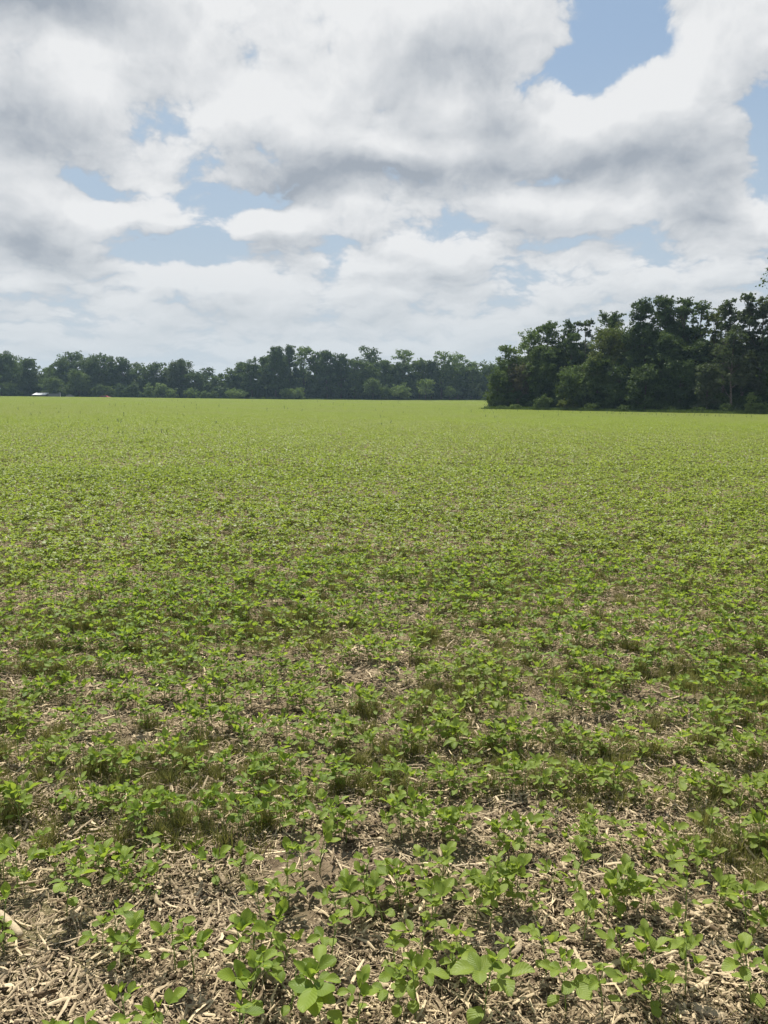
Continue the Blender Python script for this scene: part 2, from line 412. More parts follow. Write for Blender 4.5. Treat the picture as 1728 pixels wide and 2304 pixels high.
def soy_parts(seed, H=.15, big=1.0, lod=0, bushy=False):
    """returns stem MB and list of leaf MBs"""
    r = random.Random(seed); res = {0: (7, 5), 1: (4, 3), 2: (3, 2)}[lod]; sides = 6 if lod == 0 else 4 if lod == 1 else 3
    lean = azv(r.uniform(0, 6.28), 0) * r.uniform(0, .25) * H
    def sp(f): return np.array([0, 0, f * H]) + lean * f * f
    stem = MB()
    if lod < 2:
        stem.add(*tube([sp(f) for f in (-.08, .2, .45, .7, .98)], [.0023, .0021, .0018, .0015, .0011], sides), m=1)
    else: stem.add(*tube([sp(-.05), sp(.98)], [.002, .0012], 3, cap=False), m=1)
    leaves = []; a0 = r.uniform(0, 6.28)
    # first pair of simple leaves
    mbp = MB()
    for k in (0, 1):
        a = a0 + k * math.pi + r.uniform(-.2, .2); e = r.uniform(.05, .6); pe = .02 * big
        b = sp(.42); q = b + azv(a, e) * pe
        if lod == 0: mbp.add(*tube([b, q], [.001, .0009], 4, cap=False), m=1)
        P, F_, U = leaflet(q, azv(a, e - .2), azv(a, e + 1.3), .037 * big * r.uniform(.8, 1.1), .031 * big, .2, .3, *res, rs=r.uniform(0, 6))
        mbp.add(P, F_, 0, U)
    leaves.append(mbp)
    nn = r.choice((2, 3, 3)) if not bushy else 5
    for k in range(nn):
        f = .50 + .44 * k / nn; mb = MB(); b = sp(f)
        a = a0 + 1.57 + k * 2.6 + r.uniform(-.5, .5); e = r.uniform(.55, 1.15)
        pl = r.uniform(.035, .06) * big * (1 - .18 * k)
        q = b + azv(a, e) * pl + np.array([0, 0, .004])
        if lod < 2: mb.add(*tube([b, (b + q) / 2 + azv(a, 0) * .004, q], [.0013, .0012, .0010], 4 if lod == 0 else 3, cap=False), m=1)
        sz = r.uniform(.85, 1.15) * big * (1 - .12 * k)
        tilt = r.uniform(-.1, 1.05)
        for da, L, W in ((0, .049, .034), (1.15, .043, .030), (-1.15, .043, .030)):
            aa_ = a + da * r.uniform(.85, 1.2); ee = tilt + r.uniform(-.3, .3) - (.1 if da == 0 else 0)
            bb = q + (azv(a, e * .6) * .012 * big if da == 0 else 0)
            roll = r.uniform(-.5, .5); nv = azv(aa_, ee + 1.57) + azv(aa_ + 1.57, 0) * roll
            P, F_, U = leaflet(bb, azv(aa_, ee), nv, L * sz, W * sz * r.uniform(.9, 1.1), r.uniform(.15, .75), r.uniform(-.1, .3), *res, rs=r.uniform(0, 6))
            mb.add(P, F_, 0, U)
        leaves.append(mb)
    # folded young leaf at the tip
    mb = MB(); q = sp(.97)
    for da in (0, 1.2, -1.2):
        a = a0 + da; P, F_, U = leaflet(q, azv(a, r.uniform(.8, 1.3)), azv(a + 3.14, .3), .028 * big, .014 * big, .9, .0, *res)
        mb.add(P, F_, 0, U)
    leaves.append(mb)
    return stem, leaves
def merged(stem, leaves):
    mb = MB()
    for b in [stem] + leaves:
        V, F_, M, U = b.arr(); mb.V.append(V); mb.F.append(F_ + mb.n); mb.M.append(M); mb.U.append(U); mb.n += len(V)
    return mb

ROWA = -.10; ROW = .40
def rows(x0, x1, y0, y1, along, r, jit=.07):
    """positions of drilled plants on slightly slanting rows"""
    ca, sa = math.cos(ROWA), math.sin(ROWA); out = []
    k = int(y0 / ROW) - 14
    while k * ROW < y1 + 6:
        u = x0 - 6
        while u < x1 + 6:
            u += r.expovariate(1 / along) * .6 + along * .4
            v = k * ROW + r.gauss(0, jit)
            x, y = u * ca - v * sa, u * sa + v * ca
            if x0 <= x <= x1 and y0 <= y <= y1: out.append((x, y))
        k += 1
    return out
r0 = random.Random(11)
cand = [(x, y) for x, y in rows(-12, 12, -1.5, 17.2, .0305, r0)]
def inview(x, y, m=0.0): return y > 0 and abs(x) < y * .52 + .12 + m
def keepf(x, y):
    n = float(vnoise(x, y, .55, 5)) * .6 + float(vnoise(x, y, 1.7, 6)) * .4
    return min(1.0, .50 + 1.0 * n) * float(np.interp(y, [2, 4, 9], [.97, .95, .98]))
# hand placed foreground plants: base pixel, height px, leaf size, label
FG = [(151, 2068, 190, 1.15, 'broad bushy soybean plant with spreading leaves at the left of the bare straw patch'),
      (437, 2212, 170, 1.05, 'dense leafy soybean cluster on open straw in the lower left of the field'),
      (395, 2190, 150, .9, 'soybean plant pressed against the dense leafy cluster in the lower left'),
      (588, 2112, 110, .85, 'small soybean plant with two cupped leaves on open straw in the lower middle'),
      (745, 2190, 120, 1.0, 'soybean plant with flat leaves just above the bottom centre clump'),
      (560, 2285, 120, 1.15, 'bottom edge soybean plant with dark rounded leaves left of centre'),
      (722, 2318, 180, 1.5, 'large leaved soybean plant at the bottom edge just left of centre'),
      (655, 2300, 120, .9, 'low soybean plant tucked between two bigger ones at the bottom edge'),
      (976, 2124, 165, 1.15, 'leggy soybean plant carrying one tall broad leaf above a grass tuft'),
      (1088, 2304, 150, 1.6, 'soybean plant with three very broad pale leaves at the bottom edge right of centre'),
      (935, 2300, 120, 1.15, 'crowded soybean cluster with overlapping leaves at the bottom centre'),
      (895, 2290, 110, 1.05, 'soybean plant at the left side of the bottom centre cluster'),
      (1272, 2292, 130, 1.1, 'soybean plant with dark slender double stem at the bottom right of centre'),
      (1148, 2228, 95, .9, 'thin stemmed soybean plant behind the very broad leaved one'),
      (1229, 2206, 110, .95, 'small soybean plant with spread leaves beside fallen straw right of centre'),
      (1354, 2304, 110, 1.0, 'soybean plant at the bottom edge with one leaf turned on edge'),
      (1541, 2246, 150, 1.05, 'upright soybean plant standing in thick pale straw at the lower right'),
      (1690, 2272, 170, 1.35, 'big soybean plant with broad shiny leaf at the lower right edge'),
      (1312, 2134, 110, .95, 'soybean plant beside the pale horizontal stalk right of centre'),
      (1593, 1926, 125, 1.0, 'soybean plant on bare soil near the right edge above the straw heap'),
      (1541, 2082, 130, 1.0, 'soybean plant standing behind the long curved pale stalk')]
fgp = []
for px, py, hp, bg_, lab in FG:
    x, y = ground(px, py); fgp.append((x, y, hp * math.hypot(x, y, EYE) / FPX / .80, bg_, lab))
def nearfg(x, y, d): return any((x - f[0]) ** 2 + (y - f[1]) ** 2 < d * d for f in fgp)
spots = [(x, y) for x, y in cand if r0.random() < keepf(x, y) and not nearfg(x, y, .10)]
def bare(x, y):   # the open straw patches at the bottom of the picture
    for bx, by, br in BARE:
        if (x - bx) ** 2 + ((y - by) * 1.0) ** 2 < br * br: return True
    return False
BARE = [(*ground(px, py), rad * .6) for px, py, rad in ((100, 2180, .24), (230, 2260, .20), (360, 2080, .10), (560, 2030, .15), (470, 2060, .10), (480, 2270, .12), (840, 2110, .10), (1620, 2190, .12), (1480, 2180, .10), (1060, 2060, .08), (30, 2080, .12), (800, 2260, .08), (1180, 2270, .07))]
spots = [p for p in spots if not bare(*p)]
near = sorted([p for p in spots if inview(*p)], key=lambda p: p[1])[:300 - len(FG)]
nearset = set(near)
variants = []
for i in range(12):
    Hh = .135 + .012 * (i % 4)
    st, lv = soy_parts(100 + i, Hh * .95, 1.0)
    variants.append((st, lv, Hh))
protos = []
for st, lv, Hh in variants:
    root = empty('soybean_plant', (0, 0, 0)); kids = [st.build('stem', [M_SOY, M_STEM], root)]
    for b in lv: kids.append(b.build('leaf', [M_SOY, M_STEM], root))
    protos.append([root, kids, False])
def place_soy(i, x, y, rz, s, tilt, lab):
    root, kids, used = protos[i]
    o = copy_thing(root, kids) if used else root
    protos[i][2] = True
    o.location = (x, y, gz(x, y) - .002); o.rotation_euler = (tilt[0], tilt[1], rz); o.scale = (s, s, s)
    return tag(o, lab, 'soybean plant', 'young soybean plants in the near rows')
for i, (x, y) in enumerate(near):
    s = r0.uniform(.66, 1.08)
    place_soy(i % 12, x, y, r0.uniform(0, 6.28), s, (r0.gauss(0, .08), r0.gauss(0, .08)), 'young soybean plant with rounded green leaflets growing among corn residue in the near rows')
for k, (x, y, h, bgs, lab) in enumerate(fgp):
    h = min(max(h * .8, .09), .18)
    st, lv = soy_parts(500 + k, h, bgs * .98, 0, bgs > 1.04)
    root = empty('soybean_plant', (x, y, gz(x, y) - .002), r0.uniform(0, 6.28)); st.build('stem', [M_SOY, M_STEM], root)
    for b in lv: b.build('leaf', [M_SOY, M_STEM], root)
    tag(root, lab, 'soybean plant', 'young soybean plants in the near rows')

# ------------------------------------------------------------------ scatter by geometry nodes (masses nobody could count)
def gn_scatter(name, pts, rots, scl, idx, protos_, label):
    col = bpy.data.collections.new(name + '_kinds')
    for k, p in enumerate(protos_):
        p.name = 'kind_%03d' % k; col.objects.link(p)
    me = bpy.data.meshes.new(name); me.vertices.add(len(pts)); me.vertices.foreach_set('co', np.asarray(pts, np.float32).ravel())
    for nm, typ, dat, key in (('rot', 'FLOAT_VECTOR', rots, 'vector'), ('scl', 'FLOAT_VECTOR', scl, 'vector'), ('idx', 'INT', idx, 'value')):
        a = me.attributes.new(nm, typ, 'POINT'); a.data.foreach_set(key, np.asarray(dat, np.int32 if typ == 'INT' else np.float32).ravel())
    o = bpy.data.objects.new(name, me); C.objects.link(o)
    for p in protos_:
        for m in p.data.materials:
            if m.name not in [q.name for q in me.materials]: me.materials.append(m)
    ng = bpy.data.node_groups.new(name, 'GeometryNodeTree')
    ng.interface.new_socket('Geometry', in_out='INPUT', socket_type='NodeSocketGeometry')
    ng.interface.new_socket('Geometry', in_out='OUTPUT', socket_type='NodeSocketGeometry')
    gi = ng.nodes.new('NodeGroupInput'); go = ng.nodes.new('NodeGroupOutput')
    ci = ng.nodes.new('GeometryNodeCollectionInfo'); ci.inputs['Collection'].default_value = col
    ci.inputs['Separate Children'].default_value = True; ci.inputs['Reset Children'].default_value = True
    ip = ng.nodes.new('GeometryNodeInstanceOnPoints'); ip.inputs['Pick Instance'].default_value = True
    def attr(nm, typ):
        a = ng.nodes.new('GeometryNodeInputNamedAttribute'); a.data_type = typ; a.inputs['Name'].default_value = nm
        return next(s for s in a.outputs if s.enabled and s.name == 'Attribute')
    ng.links.new(gi.outputs[0], ip.inputs['Points']); ng.links.new(ci.outputs[0], ip.inputs['Instance'])
    ng.links.new(attr('idx', 'INT'), ip.inputs['Instance Index'])
    er = ng.nodes.new('FunctionNodeEulerToRotation'); ng.links.new(attr('rot', 'FLOAT_VECTOR'), er.inputs[0])
    ng.links.new(er.outputs[0], ip.inputs['Rotation']); ng.links.new(attr('scl', 'FLOAT_VECTOR'), ip.inputs['Scale'])
    ng.links.new(ip.outputs[0], go.inputs[0])
    md = o.modifiers.new('scatter', 'NODES'); md.node_group = ng
    tag(o, label, kind='stuff')
    return o

# the remaining soybeans: single plants out to 14 m, then 2 m patches of drilled rows to the edge of the field
kinds = [merged(*v[:2]).build('kind', [M_SOY, M_STEM], link=False) for v in variants]
lowk = []
for i in range(8):
    lowk.append(merged(*soy_parts(700 + i, .13 + .01 * (i % 4), 1.08, 1)).build('kind', [M_SOYF, M_STEM], link=False))
def patch(seed, n_scale=1.0, lod=2):
    r = random.Random(seed); base = [merged(*soy_parts(900 + j, .15, 1.22, lod)).arr() for j in range(10)]
    mb = MB(); seeds = []
    for k in range(5):
        u = -1.0
        while u < 1.0:
            u += r.expovariate(1 / .045) * .6 + .018
            seeds.append((u, -1 + ROW * (k + .5) + r.gauss(0, .075)))
    for (u, v) in seeds:
        if vnoise(u + seed * 9, v, .5, 5) * .5 + r.random() * .5 < .12: continue
        V, F_, M, U = base[r.randrange(10)]; a = r.uniform(0, 6.28); s = r.uniform(.66, 1.04); c, sn = math.cos(a) * s, math.sin(a) * s
        W = np.stack([V[:, 0] * c - V[:, 1] * sn + u, V[:, 0] * sn + V[:, 1] * c + v, V[:, 2] * s], -1)
        mb.V.append(W); mb.F.append(F_ + mb.n); mb.M.append(M); mb.U.append(U); mb.n += len(V)
    return mb.build('kind', [M_SOYF, M_STEM], link=False)
patches = [patch(k) for k in range(6)]
allk = kinds + lowk + patches
pts, rots, scl, idx = [], [], [], []
for x, y in spots:
    if (x, y) in nearset: continue
    s = r0.uniform(.62, 1.0) * float(np.interp(y, [3, 6, 14], [1, 1.08, 1.18]))
    pts.append((x, y, gz(x, y) - .002)); rots.append((r0.gauss(0, .08), r0.gauss(0, .08), r0.uniform(0, 6.28))); scl.append((s, s, s))
    idx.append(r0.randrange(12) if math.hypot(x, y) < 8 else 12 + r0.randrange(8))
WL = [(-400, 289), (60, 287), (27, 128), (44, 112), (60, 97), (95, 84), (190, 80)]      # field edge, x by y, read right to left
def edge_y(x):
    """how far the soybeans reach at this x: the far wood on the left, the near wood on the right"""
    if x < 21: return 286.0
    return float(np.interp(x, [21, 30, 44, 60, 120], [126, 121, 108, 96, 84]))
ca, sa = math.cos(ROWA), math.sin(ROWA)
for i in range(-120, 130):
    for j in range(2, 175):
        u, v = i * 2.0 + r0.uniform(-.12, .12), j * 2.0
        x, y = u * ca - v * sa, u * sa + v * ca
        if y < 16.5 or abs(x) > y * .53 + 9 or y > 288: continue
        if x > 21 and y > edge_y(x) and not (x < y * .155 + 3): continue
        if x > 21 and edge_y(x) < y < 128 and x > y * .150 - 1: continue
        pts.append((x, y, float(terrain(x, y)) - .004)); k = r0.randrange(2)
        rots.append((0, 0, ROWA + k * math.pi)); scl.append((1.02, 1.02, r0.uniform(.9, 1.12))); idx.append(20 + r0.randrange(6))
gn_scatter('soybean_field', pts, rots, scl, idx, allk, 'dense sweep of low green soybeans reaching from the near rows to the distant trees')

# ------------------------------------------------------------------ corn residue
def straw_patch(seed, n, size=.5, lmin=.012, lmax=.11, chaff=0):
    r = np.random.default_rng(seed); mb = MB()
    for it in range(n + chaff):
        L = lmin + (lmax - lmin) * r.random() ** 2.6 if it < n else r.uniform(.004, .014); w = .002 + .0105 * r.random() ** 1.7 if it < n else r.uniform(.0012, .004)
        c = np.array([*(r.uniform(-size, size, 2)), r.uniform(.003, .026)])
        a = r.uniform(0, 6.28); p = r.normal(0, .2); d = azv(a, p); s = unit(np.cross(d, (0, 0, 1)) + np.array([0, 0, r.normal(0, .45)])); n_ = np.cross(s, d)
        bend = r.normal(0, .10) * L
        ts = np.array([-.5, 0, .5]); V = []
        for t_ in ts:
            wt_ = w * (1 if t_ == 0 else r.uniform(.35, 1)); q = c + d * t_ * L + s * bend * (1 - 4 * t_ * t_)
            V += [q - s * wt_ / 2, q + n_ * w * .28, q + s * wt_ / 2]
        mb.add(V, [(0, 1, 4, 3), (1, 2, 5, 4), (3, 4, 7, 6), (4, 5, 8, 7)])
    return mb.build('kind', M_STRAW, link=False)
strawk = [straw_patch(40 + k, 250, .5, .012, .10, 520) for k in range(5)] + [straw_patch(50 + k, 130, .5, .015, .13, 260) for k in range(3)]
pts, rots, scl, idx = [], [], [], []
for _ in range(2300):
    d = 1.0 + 13 * r0.random() ** .8; x = r0.uniform(-1, 1) * (d * .56 + 1.3); y = d
    dens = float(vnoise(x, y, 1.1, 21)) * .6 + float(vnoise(x, y, .45, 22)) * .4
    if dens < float(np.interp(y, [1.7, 2.4, 4, 8], [.26, .38, .56, .62])) and r0.random() < .88: continue
    pts.append((x, y, gz(x, y) - .001)); rots.append((0, 0, r0.uniform(0, 6.28))); s = r0.uniform(.8, 1.15); scl.append((s, s, r0.uniform(.7, 1.5))); idx.append(r0.randrange(8))
for _ in range(2200):
    y = 14 + 60 * r0.random() ** 1.3; x = r0.uniform(-1, 1) * (y * .54 + 3)
    if vnoise(x, y, 2.2, 23) < .58: continue
    pts.append((x, y, float(terrain(x, y)))); rots.append((0, 0, r0.uniform(0, 6.28))); scl.append((1.4, 1.4, 1.6)); idx.append(5 + r0.randrange(3))
gn_scatter('straw_residue', pts, rots, scl, idx, strawk, 'bleached shreds of last year corn stalks and husks strewn over the soil')

def stalk_mb(seed, L, w, kind):
    r = np.random.default_rng(seed); mb = MB()
    if kind == 'stalk':
        n = 9; ts = np.linspace(-.5, .5, n); node = r.integers(1, n - 1)
        bend = r.normal(0, .05) * L
        P = [(t * L, bend * (1 - 4 * t * t), w * .45) for t in ts]; rad = np.full(n, w * .5) * (1 + r.normal(0, .04, n)); rad[node] *= 1.22
        rad[0] *= .9; rad[-1] *= .8
        mb.add(*tube(P, rad, 8, True, .72))
    elif kind == 'strip':
        n = 8; ts = np.linspace(-.5, .5, n); bend = r.normal(0, .13) * L; tw = r.normal(0, .6); V = []
        for i, t in enumerate(ts):
            a = tw * t; ww = w * (.5 if i in (0, n - 1) else r.uniform(.85, 1.1)); c = np.array([t * L, bend * (1 - 4 * t * t), w * .25 + .03 * L * (1 - 4 * t * t) * r.uniform(.5, 1)])
            s = np.array([0, math.cos(a), math.sin(a) * .6])
            V += [c - s * ww / 2, c - s * ww * .2 + (0, 0, w * .22), c + s * ww * .2 + (0, 0, w * .22), c + s * ww / 2]
        mb.add(V, [(i * 4 + j, i * 4 + j + 1, i * 4 + j + 5, i * 4 + j + 4) for i in range(n - 1) for j in range(3)])
    return mb
def stk(name, seed, L, w, kind): return stalk_mb(seed, L, w, kind).build(name, M_STALK, link=False)
sk = [stk('corn_stalk', s, L, w, 'stalk') for s, L, w in ((1, .14, .010), (2, .09, .014), (3, .20, .008), (4, .06, .012), (5, .11, .007), (6, .16, .012))]
hk = [stk('husk_strip', s, L, w, 'strip') for s, L, w in ((11, .12, .012), (12, .17, .008), (13, .08, .018), (14, .10, .010), (15, .14, .015), (16, .22, .007))]
def lay(src, x, y, rz, s, lab, group, cat, dz=.006, first=[]):
    o = src.copy(); C.objects.link(o)
    h = .05; dzx = (gz(x + h * math.cos(rz), y + h * math.sin(rz)) - gz(x - h * math.cos(rz), y - h * math.sin(rz))) / (2 * h)
    o.location = (x, y, gz(x, y) + dz); o.rotation_euler = (r0.gauss(0, .25), -math.atan(dzx) * .8 + r0.gauss(0, .05), rz); o.scale = (s, s, s)
    tag(o, lab, cat, group); return o
def lay_span(kind, p0, p1, wpx, lab, seed):
    (x0, y0), (x1, y1) = ground(*p0), ground(*p1); L = math.hypot(x1 - x0, y1 - y0); w = wpx * math.hypot(x0, y0, EYE) / FPX
    nm = 'corn_stalk' if kind == 'stalk' else 'husk_strip'
    o = stk(nm, seed, L, w, kind); C.objects.link(o); x, y = (x0 + x1) / 2, (y0 + y1) / 2
    o.location = (x, y, gz(x, y) + .008); o.rotation_euler = (0, 0, math.atan2(y1 - y0, x1 - x0))
    tag(o, lab, 'corn stalk' if kind == 'stalk' else 'corn husk', 'corn stalk pieces on the soil' if kind == 'stalk' else 'husk strips on the soil')
HAND = [('stalk', (-6, 2068), (48, 2124), 14, 'thick broken corn stalk lying on the soil at the left edge', 61),
        ('strip', (580, 2166), (642, 2228), 22, 'wide pale split stalk piece lying diagonally at the bottom left of centre', 62),
        ('stalk', (1414, 2068), (1560, 2112), 9, 'long slightly curved pale corn stalk lying at the lower right', 63),
        ('stalk', (1556, 2276), (1632, 2302), 20, 'thick pale stalk stub at the bottom right corner', 64),
        ('stalk', (484, 1951), (506, 1990), 11, 'short pale stalk piece pointing away from the viewer left of centre', 65),
        ('stalk', (1268, 2116), (1336, 2116), 8, 'thin straight stalk lying level right of centre', 66),
        ('stalk', (205, 2118), (245, 2128), 12, 'short cylindrical stalk stub on dark soil at the left', 67),
        ('stalk', (510, 2254), (590, 2260), 7, 'thin pale stalk lying level at the bottom left of centre', 68),
        ('strip', (1640, 1920), (1726, 1900), 8, 'pale curved strip of stalk near the right edge above the straw heap', 69),
        ('stalk', (470, 1902), (392, 1892), 8, 'slender pale stalk lying behind the broad bushy soybean plant', 70),
        ('strip', (240, 2290), (250, 2230), 16, 'pale frayed husk standing out on bare soil at the bottom left', 71),
        ('strip', (1404, 2100), (1470, 2145), 9, 'narrow split stalk parallel to the long curved one', 72),
        ('stalk', (1630, 2046), (1728, 2075), 9, 'pale stalk lying near the right edge behind the big soybean plant', 73)]
for h in HAND: lay_span(*h)
for k in range(470):
    d = 1.55 + 5.5 * r0.random() ** 1.7; x = r0.uniform(-1, 1) * (d * .50 + .1); y = d
    if r0.random() > .35 + float(vnoise(x, y, .6, 31)): continue
    if r0.random() < .45:
        lay(sk[k % 6], x, y, r0.uniform(0, 6.28), r0.uniform(.55, 1.15), 'short broken piece of dry tan corn stalk lying between the soybean plants', 'corn stalk pieces on the soil', 'corn stalk')
    else:
        lay(hk[k % 6], x, y, r0.uniform(0, 6.28), r0.uniform(.6, 1.25), 'flat pale strip of dried corn husk lying between the soybean plants', 'husk strips on the soil', 'corn husk')

# small clods of earth
def clod_patch(seed, n):
    r = np.random.default_rng(seed); mb = MB()
    for _ in range(n):
        c = np.array([*r.uniform(-.5, .5, 2), 0]); s = .002 + .007 * r.random() ** 3
        V, F_ = box(-1, 1, -1, 1, -1, 1); V = np.array(V, float); V *= r.uniform(.5, 1.1, (8, 1)) * s * np.array([1, 1, .7]); a = r.uniform(0, 6.28)
        V = V @ np.array([[math.cos(a), math.sin(a), 0], [-math.sin(a), math.cos(a), 0], [0, 0, 1]]) + c + (0, 0, s * .3)
        mb.add(V, F_)
    return mb.build('kind', M_CLOD, link=False, smooth=True)
pts, rots, scl, idx = [], [], [], []
for _ in range(900):
    y = .9 + 9 * r0.random(); x = r0.uniform(-1, 1) * (y * .56 + 1.2); pts.append((x, y, gz(x, y) - .002)); rots.append((0, 0, r0.uniform(0, 6))); scl.append((1, 1, 1)); idx.append(r0.randrange(3))
gn_scatter('soil_crumbs', pts, rots, scl, idx, [clod_patch(k, 160) for k in range(3)], 'loose crumbs and clods of brown earth between the straw')

# ------------------------------------------------------------------ fine grassy weeds
def weed_patch(seed, n, size=.16, h=.05):
    r = np.random.default_rng(seed); mb = MB()
    for _ in range(n):
        rad = size * abs(r.normal(0, .5)); a = r.uniform(0, 6.28); b = np.array([math.cos(a) * rad, math.sin(a) * rad, 0])
        hh = h * r.uniform(.4, 1.25) * (1.1 - .5 * min(rad / size, 1)); ln = azv(r.uniform(0, 6.28), 0) * hh * r.uniform(.1, .9); s = unit(np.cross(ln, (0, 0, 1))) * r.uniform(.0008, .0017)
        m = b + ln * .35 + (0, 0, hh * .6); e = b + ln + (0, 0, hh)
        mb.add([b - s, b + s, m + s * .9, m - s * .9, e + s * .2, e - s * .2], [(0, 1, 2, 3), (3, 2, 4, 5)])
    return mb.build('kind', M_WEED, link=False)
weedk = [weed_patch(80 + k, 170, .15, .045) for k in range(3)] + [weed_patch(90 + k, 120, .07, .075) for k in range(2)] + [weed_patch(95 + k, 150, .28, .03) for k in range(2)]
pts, rots, scl, idx = [], [], [], []
for _ in range(19000):
    y = 1.3 + 30 * r0.random() ** 1.3; x = r0.uniform(-1, 1) * (y * .55 + 1.2)
    n = float(vnoise(x, y, .8, 41)) * .55 + float(vnoise(x, y, .3, 42)) * .3 + float(vnoise(x, y, 3.5, 43)) * .25
    if n < (.58 if y < 3 else .47) or (x < -.15 and y < 2.7 and n < .72): continue
    pts.append((x, y, (gz(x, y) if y < 22 else tz(x, y)) - .001)); rots.append((0, 0, r0.uniform(0, 6.28))); s = r0.uniform(.7, 1.25); scl.append((s, s, s)); idx.append(r0.randrange(7))
gn_scatter('grass_weeds', pts, rots, scl, idx, weedk, 'thin olive green grassy weeds sprouting in patches on the soil')

# ------------------------------------------------------------------ volunteer corn standing above the soybeans
def corn_mb(seed):
    r = np.random.default_rng(seed); mb = MB(); H = r.uniform(.24, .36)
    mb.add(*tube([(0, 0, -.02), (0, 0, H * .6), (r.normal(0, .02), r.normal(0, .02), H)], [.007, .005, .003], 4))
    for k in range(5):
        a = r.uniform(0, 6.28); b = np.array([0, 0, H * (.25 + .15 * k)]); L = H * r.uniform(.4, .65); e = r.uniform(.9, 1.35); s = unit(np.cross(azv(a, 0), (0, 0, 1))) * .013
        p1 = b + azv(a, e) * L * .5; p2 = p1 + azv(a, e - .5) * L * .35; p3 = p2 + azv(a, e - 1.1) * L * .25
        mb.add([b - s * .6, b + s * .6, p1 + s, p1 - s, p2 + s * .7, p2 - s * .7, p3 + s * .1, p3 - s * .1], [(0, 1, 2, 3), (3, 2, 4, 5), (5, 4, 6, 7)])
    return mb
cornp = [corn_mb(s).build('volunteer_corn', M_CORN, link=False) for s in range(6)]
def corn_at(x, y, s, lab):
    o = cornp[r0.randrange(6)].copy(); C.objects.link(o); o.location = (x, y, tz(x, y)); o.rotation_euler = (r0.gauss(0, .12), r0.gauss(0, .12), r0.uniform(0, 6.28)); o.scale = (s * .8, s * .8, s * .8)
    tag(o, lab, 'corn plant', 'volunteer corn above the soybeans')
for px, py, s, lab in ((242, 974, 1.2, None), (268, 984, 1.2, None), (278, 985, 1.2, None), (325, 983, 1.25, None), (332, 981, 1.0, None), (364, 982, 1.2, None), (370, 981, 1, None),
                  (377, 982, 1.2, None), (132, 968, 1.1, None), (18, 958, 1.1, None), (484, 960, 1, None), (488, 960, 1.2, None), (856, 944, 1.3, None), (865, 944, 1.2, None), (878, 957, 1.3, None),
                  (1164, 926, 1.2, None), (307, 948, 1.2, None)):
    corn_at(*ground(px, py), s, 'dark volunteer corn seedling sticking up above the soybeans in the middle distance')
n = 0
while n < 170:
    px = r0.uniform(10, 1720); py = 905 + 60 * r0.random() ** 1.6
    if px > 1060: py = max(py, 925 + (px - 1060) * .028)
    x, y = ground(px, py)
    if vnoise(x, y * .5, 9, 55) < .38 or y > 255: continue
    if x > 21 and y > edge_y(x) - 3: continue
    corn_at(x, y, r0.uniform(.7, 1.35) * (1 + y / 260), 'dark volunteer corn seedling sticking up above the soybeans in the middle distance'); n += 1

# ------------------------------------------------------------------ trees
def crown_mb(w, h, z0, style, seed, leaf, nleaf, lobes):
    """many leaf-sized faces in clumps; lobes: list of (centre, radius)"""
    r = np.random.default_rng(seed); cs = []; wts = []
    for c, rad in lobes:
        k = int(6 + 5 * r.random())
        for _ in range(k):
            d = r.normal(0, 1, 3); d /= np.linalg.norm(d); d[2] = abs(d[2]) * .9 - .25 if r.random() < .7 else d[2]
            cs.append((*(np.array(c) + d * rad * r.uniform(.3, 1.25)), rad * r.uniform(.2, .5))); wts.append(rad ** 2)
    cs = np.array(cs); wts = np.array(wts) * cs[:, 3] ** 1.2; wts /= wts.sum()
    pick = r.choice(len(cs), nleaf, p=wts)
    d = r.normal(0, 1, (nleaf, 3)); d /= np.linalg.norm(d, axis=1)[:, None]
    P = cs[pick, :3] + d * (cs[pick, 3] * r.uniform(.25, 1.08, nleaf) ** .7)[:, None] * np.array([1.15, 1.15, .75])
    if w: P[:, 2] = np.maximum(P[:, 2], .15 + .5 * r.random(nleaf))
    nrm = r.normal(0, 1, (nleaf, 3)) + d * .9 + np.array([0, 0, .7]); nrm /= np.linalg.norm(nrm, axis=1)[:, None]
    a = np.cross(nrm, r.normal(0, 1, (nleaf, 3))); a /= np.linalg.norm(a, axis=1)[:, None]; b = np.cross(nrm, a)
    L = (leaf * r.uniform(.6, 1.35, nleaf))[:, None]; W = L * r.uniform(.45, .8, (nleaf, 1))
    V = np.stack([P - a * L * .5, P - b * W * .5 + nrm * L * .1, P + a * L * .55, P + b * W * .5 + nrm * L * .08], 1).reshape(-1, 3)
    return V, np.arange(nleaf * 4).reshape(-1, 4)
def make_lobes(w, h, z0, style, r):
    lobes = []; H = h - z0
    n = {'round': 44, 'tall': 60, 'airy': 64, 'shrub': 18, 'vine': 52, 'willow': 50}[style]
    for i in range(n):
        f = r.random() ** .85
        if style in ('round', 'shrub'): prof = math.sin(math.pi * (.12 + .80 * f)) ** .6
        elif style == 'tall': prof = (.55 + .45 * math.sin(math.pi * min(1, f * 1.05))) * (1 if f < .82 else .72)
        elif style == 'vine': prof = .9 if f < .6 else .7
        else: prof = .62 + .38 * math.sin(math.pi * min(1, f * .95))
        rad = w * {'round': .17, 'tall': .17, 'airy': .135, 'shrub': .24, 'vine': .18, 'willow': .14}[style] * r.uniform(.7, 1.25)
        rad = min(rad, H * .28)
        a = r.uniform(0, 6.28); q = (w / 2 - rad * .8) * prof * (r.random() ** .45)
        lobes.append(((math.cos(a) * q, math.sin(a) * q, z0 + rad * .6 + f * (H - rad * 1.55)), rad))
    for q in range(3): lobes.append(((r.uniform(-.22, .22) * w, r.uniform(-.2, .2) * w, h - w * .13 - (q > 0) * r.uniform(0, .1) * h), w * .12))
    return lobes
